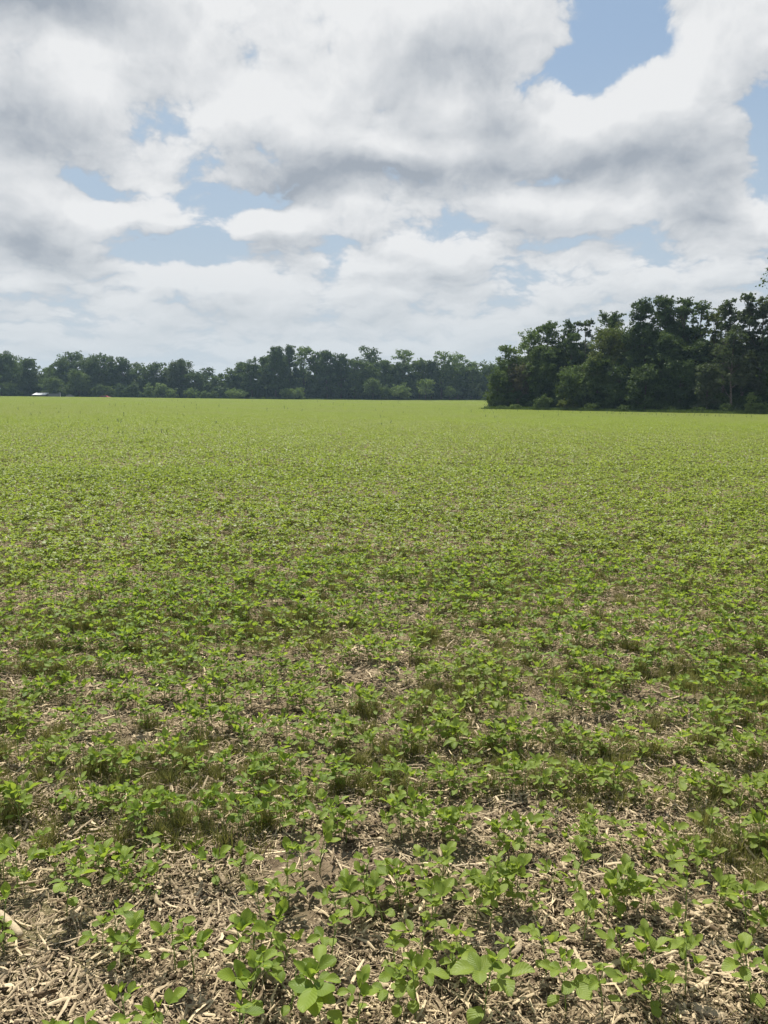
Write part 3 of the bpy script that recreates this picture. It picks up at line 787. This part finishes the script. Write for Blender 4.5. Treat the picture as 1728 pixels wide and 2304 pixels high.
def tree(name, x, y, w, h, style, mat, seed, leaf, dens, lab, group, cat='tree', z0=None, bark=None, thick=1.0):
    r = random.Random(seed); zb = tz(x, y)
    if z0 is None: z0 = h * {'round': .16, 'tall': .10, 'airy': .22, 'shrub': .0, 'vine': .02, 'willow': .2}[style]
    root = empty(name, (x, y, zb - .05))
    lobes = make_lobes(w, h, z0, style, r)
    nleaf = int(dens * w * (h - z0) / leaf ** 2 * (1.0 if style != 'airy' else .62))
    V, F_ = crown_mb(w, h, z0, style, seed, leaf, nleaf, lobes)
    mk('foliage' if style == 'shrub' else 'crown', V, F_, FM[mat], parent=root, smooth=False)
    mb = MB(); tr = max(.10, h * .016) * thick * (1.0 if style != 'shrub' else .4); bend = [r.uniform(-.03, .03) * h for _ in range(4)]
    nst = 1 if style not in ('shrub',) else 3
    for s in range(nst):
        ox = 0 if nst == 1 else r.uniform(-.12, .12) * w
        top = h * (.86 if style != 'shrub' else .6)
        tp = [np.array([ox, 0, -.2]), np.array([ox + bend[0] * .2, 0, top * .15]), np.array([ox + bend[0], bend[1], top * .5]), np.array([ox + bend[2], bend[3], top])]
        mb.add(*tube(tp, [tr * 1.25, tr, tr * .62, tr * .15], 8))
    if style != 'shrub':
        for c, rad in r.sample(lobes, min(14, len(lobes))):
            c = np.array(c); f = min(.8, max(.16, (c[2] - .25 * w * r.random() - h * .08) / h)); zz = f * h
            k = np.interp(zz, [p[2] for p in tp], range(4)); i0 = min(2, int(k)); b = tp[i0] + (tp[i0 + 1] - tp[i0]) * (k - i0)
            mid = (b + c) / 2 + np.array([0, 0, -.03 * h]); mb.add(*tube([b, mid, c], [tr * .42, tr * .28, tr * .07], 5, cap=False))
    mb.build('stem' if style == 'shrub' else 'trunk', bark or M_BARK, parent=root)
    tag(root, lab, cat, group); return root

# far tree line: px centre, top py, width px, style, colour, depth, label
FAR = [
 (4, 787, 92, 'round', 'dark', 284, 'tall dark rounded tree cut by the left edge of the view'),
 (40, 806, 60, 'airy', 'light', 298, 'pale thin tree peeping out behind the leftmost dark tree'),
 (70, 802, 54, 'tall', 'dark', 286, 'dark upright oval tree standing left of the open sky notch'),
 (108, 824, 40, 'round', 'light', 300, 'low light green tree just right of the open sky notch at the left'),
 (138, 801, 58, 'round', 'mid', 292, 'full tree beside the airy crowned one at the left of the far line'),
 (168, 788, 50, 'airy', 'dark', 300, 'airy crowned tree rising highest behind the left group of the far line'),
 (205, 798, 60, 'round', 'mid', 294, 'leafy tree filling the left flank of the biggest dark crown'),
 (232, 790, 82, 'round', 'dark', 290, 'biggest dark crowned tree of the left group in the far line'),
 (278, 800, 46, 'tall', 'dark', 292, 'narrow tree leaning on the right flank of the biggest dark crown'),
 (312, 811, 46, 'airy', 'mid', 298, 'thin topped tree right of the left group in the far line'),
 (332, 822, 40, 'round', 'mid', 294, 'squat tree between two thin topped ones in the far line'),
 (356, 810, 48, 'airy', 'dark', 296, 'tree with lacy top showing bright sky through its limbs'),
 (386, 818, 44, 'round', 'mid', 296, 'middling tree left of the smooth domed grey green one'),
 (410, 804, 68, 'round', 'grey', 290, 'smooth domed grey green tree in the left half of the far line'),
 (440, 832, 50, 'round', 'dark', 286, 'dark lower tree against the domed grey green one'),
 (467, 824, 38, 'airy', 'dark', 298, 'small thin headed tree left of the dip in the far line'),
 (484, 842, 36, 'round', 'mid', 290, 'little round tree just left of the dip in the far line'),
 (503, 837, 32, 'airy', 'dark', 296, 'small dark tree standing in the dip of the far line'),
 (526, 825, 44, 'round', 'mid', 292, 'tree on the right side of the dip in the far line'),
 (545, 812, 40, 'tall', 'mid', 294, 'slim tree stepping up to the tall middle wood'),
 (568, 801, 50, 'tall', 'dark', 290, 'dark tree at the left shoulder of the tall middle wood'),
 (596, 796, 40, 'tall', 'mid', 296, 'tree tucked between shoulder and peak of the middle wood'),
 (621, 775, 56, 'tall', 'dark', 288, 'tallest dark solid tree forming the left peak of the middle wood'),
 (654, 775, 34, 'tall', 'dark', 294, 'slender tall tree directly right of the left peak of the middle wood'),
 (685, 776, 50, 'airy', 'light', 298, 'open crowned tree with sky gaps beside the left peak'),
 (712, 790, 40, 'round', 'mid', 298, 'tree right of the open crowned one with sky gaps'),
 (737, 785, 50, 'tall', 'dark', 292, 'dark tree with a blunt top left of the centre of the view'),
 (767, 792, 44, 'tall', 'dark', 292, 'dark tree with ragged shoulder near the centre of the view'),
 (798, 806, 46, 'round', 'mid', 290, 'lower rounded tree left of the flat crowned emergent tree'),
 (829, 775, 60, 'airy', 'dark', 300, 'flat crowned dark tree rising alone above the central wood'),
 (826, 808, 60, 'tall', 'mid', 290, 'full tree standing in front of the flat crowned emergent tree'),
 (868, 806, 46, 'tall', 'mid', 290, 'even topped tree between the two emergent crowns'),
 (909, 782, 58, 'airy', 'light', 300, 'lighter umbrella crowned tree rising right of the centre of the wood'),
 (905, 810, 56, 'round', 'dark', 290, 'dark tree beneath the lighter umbrella crown'),
 (943, 806, 50, 'round', 'mid', 292, 'tree filling the gap right of the umbrella crown'),
 (970, 808, 44, 'tall', 'dark', 290, 'dark tree left of the forked pale crown'),
 (993, 787, 42, 'airy', 'light', 290, 'pale tree with a visible forked trunk in the right of the far line'),
 (1025, 791, 56, 'airy', 'light', 294, 'light green broad crown right of the forked pale tree'),
 (1030, 812, 60, 'tall', 'mid', 288, 'leafy tree below the light green broad crown'),
 (1060, 809, 46, 'round', 'light', 290, 'sunlit tree second from the nearer wood in the far line'),
 (1095, 809, 60, 'round', 'mid', 290, 'last tree of the far line before the nearer wood hides it'),
 (1140, 806, 70, 'round', 'mid', 294, 'far tree mostly hidden behind the tip of the nearer wood'),
]
LOWS = [
 (24, 857, 54, 'shrub', 'mid', 280, 'broad low bush at the left edge in front of the dark trees'),
 (119, 845, 64, 'shrub', 'mid', 281, 'wide spreading low tree behind the grey fence'),
 (180, 829, 58, 'round', 'mid', 281, 'rounded orchard like tree between the white roof and the red car'),
 (217, 859, 36, 'shrub', 'mid', 281, 'small tree just left of the red car'),
 (246, 866, 30, 'shrub', 'mid', 281, 'small grey green bush directly behind the red car'),
 (272, 861, 30, 'shrub', 'dark', 280, 'dark round bush right of the red car'),
 (301, 860, 34, 'shrub', 'dark', 280, 'dark round bush left of the bright pale shrubs'),
 (335, 863, 30, 'shrub', 'light', 279, 'brightest yellow green shrub at the foot of the left wood'),
 (363, 860, 32, 'shrub', 'light', 280, 'pale rounded shrub beside the brightest yellow green one'),
 (385, 872, 30, 'shrub', 'light', 279, 'lower pale shrub at the right of the bright shrub trio'),
 (430, 870, 36, 'shrub', 'light', 280, 'lone pale shrub with pointed top below the domed grey green tree'),
 (461, 877, 24, 'shrub', 'mid', 279, 'dull green bush left of the widest shrub'),
 (480, 876, 26, 'shrub', 'mid', 280, 'dull green bush touching the widest shrub'),
 (531, 871, 56, 'shrub', 'light', 279, 'widest light green shrub below the dip in the far line'),
 (568, 893, 14, 'shrub', 'mid', 279, 'tiny bush right of the widest shrub'),
 (592, 893, 15, 'shrub', 'mid', 279, 'tiny bush midway between the widest shrub and the yellow green pair'),
 (614, 892, 26, 'shrub', 'mid', 279, 'low flat bush left of the yellow green shrub pair'),
 (645, 871, 34, 'shrub', 'light', 280, 'left shrub of the yellow green pair at the foot of the middle wood'),
 (668, 870, 42, 'shrub', 'light', 280, 'right shrub of the yellow green pair at the foot of the middle wood'),
 (839, 848, 46, 'round', 'mid', 281, 'grey green small tree with pointed top before the central wood'),
 (868, 866, 32, 'shrub', 'mid', 280, 'bush attached right of the pointed grey green small tree'),
 (905, 861, 50, 'shrub', 'light', 280, 'light green mound shaped shrub before the central wood'),
 (958, 849, 42, 'airy', 'light', 280, 'layered airy pale small tree before the wood right of centre'),
 (1012, 868, 34, 'airy', 'light', 281, 'faint pale sapling below the light green broad crown'),
]
for k, (px, py, w, st, mt, Yd, lab) in enumerate(FAR + LOWS):
    low = k >= len(FAR); Yd = Yd + (6 if low and px < 560 else 8 if not low and px < 560 else 3)
    x = xat(px, Yd); s = Yd / FPX; zb = tz(x, Yd); h = zat(py, Yd) - zb
    wide = 1.22 if not low else 1.08
    tree('shrub' if st == 'shrub' else 'tree', x, Yd, w * s * wide, h, st, mt, 1000 + k, .62 if not low else .5, 13 if not low else 12, lab,
         'shrubs and small trees along the far field edge' if low else 'trees in the far line', 'shrub' if st == 'shrub' else 'tree',
         z0=None if low or st == 'airy' else h * .05)

# right hand wood, nearer
def wy(px): return float(np.interp(px, [1110, 1250, 1450, 1728], [127, 121, 110, 97]))
WOOD = [
 (1119, 829, 62, 'vine', 'mid', 0, 'low leafy tree forming the left tip of the nearer wood'),
 (1140, 772, 52, 'airy', 'light', 4, 'small pale leaved crown overhanging the left tip of the nearer wood'),
 (1184, 737, 72, 'airy', 'light', 5, 'light leaved tree making the first step up of the nearer wood'),
 (1172, 812, 78, 'vine', 'russet', 2, 'brownish viny tree between the left tip and the first step'),
 (1229, 719, 66, 'airy', 'mid', 6, 'knobbly topped tree right of the first step of the nearer wood'),
 (1225, 770, 84, 'tall', 'mid', 2, 'broad green tree under the knobbly topped one'),
 (1279, 718, 48, 'airy', 'dark', 8, 'thin dark lacy crown against the sky in the nearer wood'),
 (1283, 745, 40, 'vine', 'dark', 4, 'vine wrapped dark column of a tree below the lacy crown'),
 (1312, 716, 40, 'airy', 'grey', 8, 'sparsest tree top with twigs bare to the sky'),
 (1290, 815, 80, 'vine', 'mid', -1, 'drooping green understorey tree in the left half of the nearer wood'),
 (1366, 697, 72, 'airy', 'dark', 9, 'tree with round leaf clusters rising behind the yellowish crown'),
 (1362, 727, 112, 'round', 'warm', 3, 'broad yellowish green crown left of the tallest dark tree'),
 (1345, 790, 84, 'vine', 'mid', 0, 'leafy understorey tree below the broad yellowish crown'),
 (1440, 668, 80, 'tall', 'dark', 3, 'left head of the tallest dark windblown trees'),
 (1482, 662, 76, 'tall', 'dark', 5, 'middle head of the tallest dark windblown trees'),
 (1525, 663, 72, 'tall', 'dark', 6, 'right head of the tallest dark windblown trees'),
 (1420, 725, 64, 'vine', 'dark', 2, 'dark leafy tree filling the left foot of the tallest group'),
 (1495, 740, 90, 'tall', 'dark', 1, 'dark solid tree standing before the tallest group'),
 (1566, 672, 50, 'airy', 'mid', 5, 'slim tree with sky gaps right of the tallest dark group'),
 (1560, 760, 60, 'vine', 'dark', 2, 'ivy clad dark tree below the slim one with sky gaps'),
 (1600, 690, 54, 'airy', 'warm', 4, 'yellow green slim crown left of the grey willowy tree'),
 (1625, 668, 52, 'airy', 'grey', 2, 'grey wispy tree top with bare twigs near the right side'),
 (1645, 735, 86, 'willow', 'grey', -2, 'grey green willowy tree with several pale trunks at the right'),
 (1668, 652, 60, 'tall', 'grey', 1, 'tall grey green tree topped by a dark tuft near the right edge'),
 (1703, 659, 64, 'tall', 'grey', 1, 'dense grey green tree second from the right edge'),
 (1745, 680, 70, 'tall', 'dark', 0, 'dark tree cut by the right edge with layered boughs'),
 (1590, 812, 54, 'vine', 'grey', -2, 'pale viny small tree left of the trunks at the right'),
 (1530, 800, 80, 'vine', 'dark', -1, 'dark undergrowth tree at the foot of the wood right of the tallest group'),
 (1450, 812, 80, 'vine', 'dark', -2, 'dark low tree at the foot of the tallest group'),
 (1395, 815, 70, 'vine', 'dark', -1, 'dark low tree left of the foot of the tallest group'),
 (1215, 850, 60, 'vine', 'dark', 1, 'dark low tree in the shadowed hollow of the nearer wood'),
]
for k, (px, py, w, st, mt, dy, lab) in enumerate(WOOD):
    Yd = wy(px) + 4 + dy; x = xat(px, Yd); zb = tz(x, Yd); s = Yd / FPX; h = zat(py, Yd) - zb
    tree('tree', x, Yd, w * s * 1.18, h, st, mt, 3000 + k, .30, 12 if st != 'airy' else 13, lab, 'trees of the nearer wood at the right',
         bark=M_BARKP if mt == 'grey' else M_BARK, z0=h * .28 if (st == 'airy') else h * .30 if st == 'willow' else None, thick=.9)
# tall tree just outside the right edge, only its bough tips in view
Yd = 84.0; x = xat(1818, Yd); tree('tree', x, Yd, 240 * Yd / FPX, zat(470, Yd) - tz(x, Yd), 'airy', 'mid', 3100, .30, 9, 'tallest tree at the right edge, only tips of its boughs in view', 'trees of the nearer wood at the right', z0=8)
# low bushes along the foot of the nearer wood
BUSH = [(1703, 902, 46, 'light', 'sunlit bush at the foot of the wood near the right edge'),
        (1690, 880, 26, 'light', 'pale leaved sapling behind the sunlit bush near the right edge'),
        (1635, 905, 30, 'mid', 'bush at the foot of the pale trunks'),
        (1160, 908, 34, 'light', 'low pale bush at the left foot of the nearer wood'),
        (1128, 910, 22, 'mid', 'weedy clump at the very tip of the nearer wood'),
        (1222, 885, 40, 'mid', 'young tree like bush in the dark hollow of the nearer wood'),
        (1275, 895, 44, 'warm', 'tangled bush with bare twigs below the drooping tree'),
        (1335, 905, 50, 'mid', 'low bush below the broad yellowish crown'),
        (1410, 908, 50, 'dark', 'low dark bush left of the tallest trees'),
        (1500, 912, 60, 'dark', 'low dark bush below the tallest trees'),
        (1570, 912, 46, 'dark', 'low dark bush right of the tallest trees')]
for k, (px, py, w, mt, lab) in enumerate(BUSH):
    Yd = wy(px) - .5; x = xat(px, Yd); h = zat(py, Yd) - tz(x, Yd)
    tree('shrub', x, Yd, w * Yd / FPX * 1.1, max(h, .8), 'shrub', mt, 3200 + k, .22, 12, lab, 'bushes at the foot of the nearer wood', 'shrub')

# depth of both woods: leaf masses behind the single trees
def mass(name, line, n, hfun, leaf, seed, mat, label):
    r = np.random.default_rng(seed); Vs = []; Fs = []; k = 0; lob = []
    for _ in range(n):
        px, Yd = line(r); x = xat(px, Yd); zb = tz(x, Yd); h = hfun(px, Yd) ; rad = r.uniform(1.0, 1.7) if leaf < .3 else r.uniform(1.4, 2.6) if leaf < .5 else r.uniform(2.2, 4.0)
        lob.append(((x, Yd, zb + rad * .4 + (r.random() ** 1.3 if r.random() < .75 else 0.0) * max(.1, h - rad * 1.6)), rad))
    V, F_ = crown_mb(0, 0, 0, 'round', seed, leaf, int(n * 1300), lob)
    V2 = V.reshape(-1, 4, 3); g = terrain(V2[:, 0, 0], V2[:, 0, 1]) - .1; V2[..., 2] = np.where((V2[:, :, 2].min(1) < g)[:, None], V2[..., 2] + 1.2, V2[..., 2])
    o = mk(name, V2.reshape(-1, 3), F_, mat, smooth=False); tag(o, label, kind='stuff'); return o
ft = sorted([(a[0], a[1]) for a in FAR]); fx = [a[0] for a in ft]; fy = [a[1] for a in ft]
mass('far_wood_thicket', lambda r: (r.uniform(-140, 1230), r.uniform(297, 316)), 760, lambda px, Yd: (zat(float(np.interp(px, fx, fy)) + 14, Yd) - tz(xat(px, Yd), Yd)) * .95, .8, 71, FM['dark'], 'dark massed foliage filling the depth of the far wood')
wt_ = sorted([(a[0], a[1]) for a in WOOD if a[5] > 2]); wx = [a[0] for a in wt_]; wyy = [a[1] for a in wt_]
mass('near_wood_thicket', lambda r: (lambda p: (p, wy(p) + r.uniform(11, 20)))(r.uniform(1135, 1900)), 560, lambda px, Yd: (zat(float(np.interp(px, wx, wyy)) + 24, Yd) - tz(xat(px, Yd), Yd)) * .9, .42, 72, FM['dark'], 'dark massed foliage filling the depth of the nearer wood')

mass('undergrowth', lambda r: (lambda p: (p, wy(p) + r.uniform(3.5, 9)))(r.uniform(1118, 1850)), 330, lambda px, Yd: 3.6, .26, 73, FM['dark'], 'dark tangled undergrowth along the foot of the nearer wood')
# rough grass margin at the foot of the woods
def margin(seed, n, h):
    r = np.random.default_rng(seed); mb = MB()
    for _ in range(n):
        b = np.array([*r.uniform(-1, 1, 2), 0]); hh = h * r.uniform(.4, 1.2); ln = azv(r.uniform(0, 6.28), 0) * hh * r.uniform(.1, .5); s = unit(np.cross(ln, (0, 0, 1))) * .018
        e = b + ln + (0, 0, hh); m = (b + e) / 2 + (0, 0, hh * .1); mb.add([b - s, b + s, m + s, m - s, e + s * .3, e - s * .3], [(0, 1, 2, 3), (3, 2, 4, 5)])
    return mb.build('kind', FM['mid'], link=False)
mk_ = [margin(k, 230, .38) for k in range(3)]
pts, rots, scl, idx = [], [], [], []
for px in np.arange(1095, 1850, 4.5):
    for q in range(3):
        Yd = wy(px) + q * 1.4 - 1.0; x = xat(px, Yd); pts.append((x, Yd, tz(x, Yd))); rots.append((0, 0, r0.uniform(0, 6))); scl.append((1, 1, r0.uniform(.6, 1.5))); idx.append(r0.randrange(3))
for px in np.arange(-60, 1140, 6):
    for q in range(2):
        Yd = 287 + q * 2; x = xat(px, Yd); pts.append((x, Yd, tz(x, Yd))); rots.append((0, 0, r0.uniform(0, 6))); scl.append((1.3, 1.3, r0.uniform(.8, 1.8))); idx.append(r0.randrange(3))
gn_scatter('rough_grass', pts, rots, scl, idx, mk_, 'rough uncut grass margin between field and woods')

# ------------------------------------------------------------------ small things at the far left field edge
def flat(name, col, rough=.5, metal=0.0):
    m, t, out = newmat(name); g = geo(t); p = t.node('ShaderNodeBsdfPrincipled')
    n = t.noise(g.outputs['Position'], 4, 4, .6); t.put(p.inputs['Base Color'], t.mix(t.ramp(n, .3, .8, 0, .35), col, tuple(c * .6 for c in col)))
    p.inputs['Roughness'].default_value = rough; p.inputs['Metallic'].default_value = metal; t.l.new(p.outputs[0], out.inputs[0]); return m
M_WHITE = flat('white_metal_sheet', (.80, .80, .80), .35); M_DARKW = flat('weathered_wood', (.10, .095, .09), .9); M_GREYW = flat('grey_boards', (.17, .18, .18), .9)
M_RED = flat('red_paint', (.30, .03, .03), .4); M_GLASS = flat('dark_glass', (.03, .035, .04), .08); M_TYRE = flat('rubber', (.02, .02, .02), .9); M_PALE = flat('pale_brush', (.42, .42, .38), .9)
YS = 283.0
def base(px, Y=YS): x = xat(px, Y); return x, tz(x, Y)
# open shed
x, zb = base(92); top = zat(884.0, YS) - zb; sp = 30 * YS / FPX
shed = empty('shed', (x, YS, zb)); tag(shed, 'low open shed with a white metal roof under the trees at the far left', 'shed')
mb = MB(); V, F_ = box(-sp / 2, sp / 2 - .1, -1.6, 1.8, 0, .10); V = np.array(V, float)
V[:, 2] += top - .75 + (V[:, 1] < 0) * 0.0 + (V[:, 1] + 1.6) * .20; mb.add(V, F_); mb.build('roof', M_WHITE, shed, smooth=False)
mb = MB(); mb.add(*box(-sp / 2 + .1, sp / 2 - .2, 1.5, 1.6, 0, top - .3)); mb.build('back_wall', M_DARKW, shed, smooth=False)
for px_ in (-sp / 2 + .15, 0, sp / 2 - .3):
    mb = MB(); mb.add(*box(px_ - .06, px_ + .06, -1.45, -1.33, 0, top - .74)); mb.build('post', M_DARKW, shed, smooth=False)
# board fence
x, zb = base(121); fw = 26 * YS / FPX; ft_ = zat(885.5, YS) - zb
fen = empty('board_fence', (x, YS, zb)); tag(fen, 'weathered grey board fence right of the white roofed shed', 'fence')
mb = MB(); nb = 24
for i in range(nb):
    a = -fw / 2 + fw * i / nb; mb.add(*box(a + .008, a + fw / nb - .008, -.012, .012, .03, ft_ - r0.uniform(0, .06)))
mb.build('boards', M_GREYW, fen, smooth=False)
for a in (-fw / 2, 0, fw / 2):
    mb = MB(); mb.add(*box(a - .06, a + .06, .015, .12, 0, ft_ + .05)); mb.build('post', M_DARKW, fen, smooth=False)
# white gate post
x, zb = base(137.5); gp = tag(mk('gate_post', *(lambda t: (t[0], t[1]))(tube([(0, 0, 0), (0, 0, zat(883, YS) - zb - .1), (0, 0, zat(883, YS) - zb)], [.09, .08, .02], 8)), M_WHITE, smooth=False), 'slim white post at the right end of the grey fence', 'post'); gp.location = (x, YS - .6, zb)
# heap of pale brushwood
x, zb = base(158); hb = MB(); rb = np.random.default_rng(5); bw = 24 * YS / FPX; bh = zat(888, YS) - zb
for _ in range(420):
    c = np.array([rb.normal(0, bw * .22), rb.normal(0, .5), 0]); c[2] = rb.uniform(.05, 1) * bh * max(.15, 1 - abs(c[0]) / bw * 1.6); d = azv(rb.uniform(0, 6.28), rb.normal(.25, .35)) * rb.uniform(.4, 1.1)
    hb.add(*tube([c - d * .5, c + d * .5], [.03, .012], 4))
o = hb.build('brushwood_heap', M_PALE, smooth=False); o.location = (x, YS, zb); tag(o, 'heap of pale grey dead branches right of the white post', 'brush heap')
# red car, only its upper half shows above the rise
x, zb = base(237); car = empty('parked_car', (x, YS, zb - .35)); tag(car, 'red car parked under the trees, mostly hidden by the rise of the field', 'car')
prof = [(-2.15, .35), (-2.2, .75), (-1.95, .95), (-1.45, 1.0), (-.95, 1.38), (.45, 1.42), (1.05, 1.02), (1.95, .88), (2.2, .62), (2.18, .35)]
def loft(pr, half, taper, name, mat, parent):
    mb = MB(); n = len(pr); ys = (-half, -half * .96, half * .96, half)
    V = []
    for k, yv in enumerate(ys):
        for (a, b) in pr: V.append((a, yv * (1 - taper * max(0, b - .95)), b if k in (1, 2) else b - .03 * (b > .4)))
    F_ = [(k * n + i, k * n + (i + 1) % n, (k + 1) * n + (i + 1) % n, (k + 1) * n + i) for k in range(3) for i in range(n)]
    for k, rev in ((0, 0), (3, 1)):
        for i in range(n // 2 - 1):
            q = (k * n + i, k * n + i + 1, k * n + n - 2 - i, k * n + n - 1 - i); F_.append(q if rev else q[::-1])
    mb.add(V, F_); return mb.build(name, mat, parent, smooth=False)
cp = [(a, b) for a, b in prof]; loft(cp, .88, .35, 'body', M_RED, car)
mb = MB(); mb.add([(-1.25, -.885, 1.02), (.95, -.885, 1.02), (.42, -.80, 1.33), (-.88, -.80, 1.33)], [(0, 1, 2, 3)]); mb.build('side_window', M_GLASS, car, smooth=False)
for a in (-1.4, 1.35):
    for s in (-1, 1):
        mb = MB(); mb.add(*tube([(a, s * .80, .32), (a, s * .94, .32)], [.32, .32], 16)); mb.build('wheel', M_TYRE, car, smooth=False)

# ------------------------------------------------------------------ the air: thin summer haze
hb_ = MB(); hb_.add(*box(-2600, 2600, -2600, 2600, -4.0, 34.0))
hm, ht, hout = newmat('haze_air'); pv = ht.node('ShaderNodeVolumePrincipled')
pv.inputs['Color'].default_value = (.55, .78, 1.0, 1); pv.inputs['Density'].default_value = .00019; pv.inputs['Anisotropy'].default_value = .25
ht.l.new(pv.outputs[0], hout.inputs['Volume'])
tag(hb_.build('haze', hm, smooth=False), 'thin pale summer haze over the field', kind='stuff')
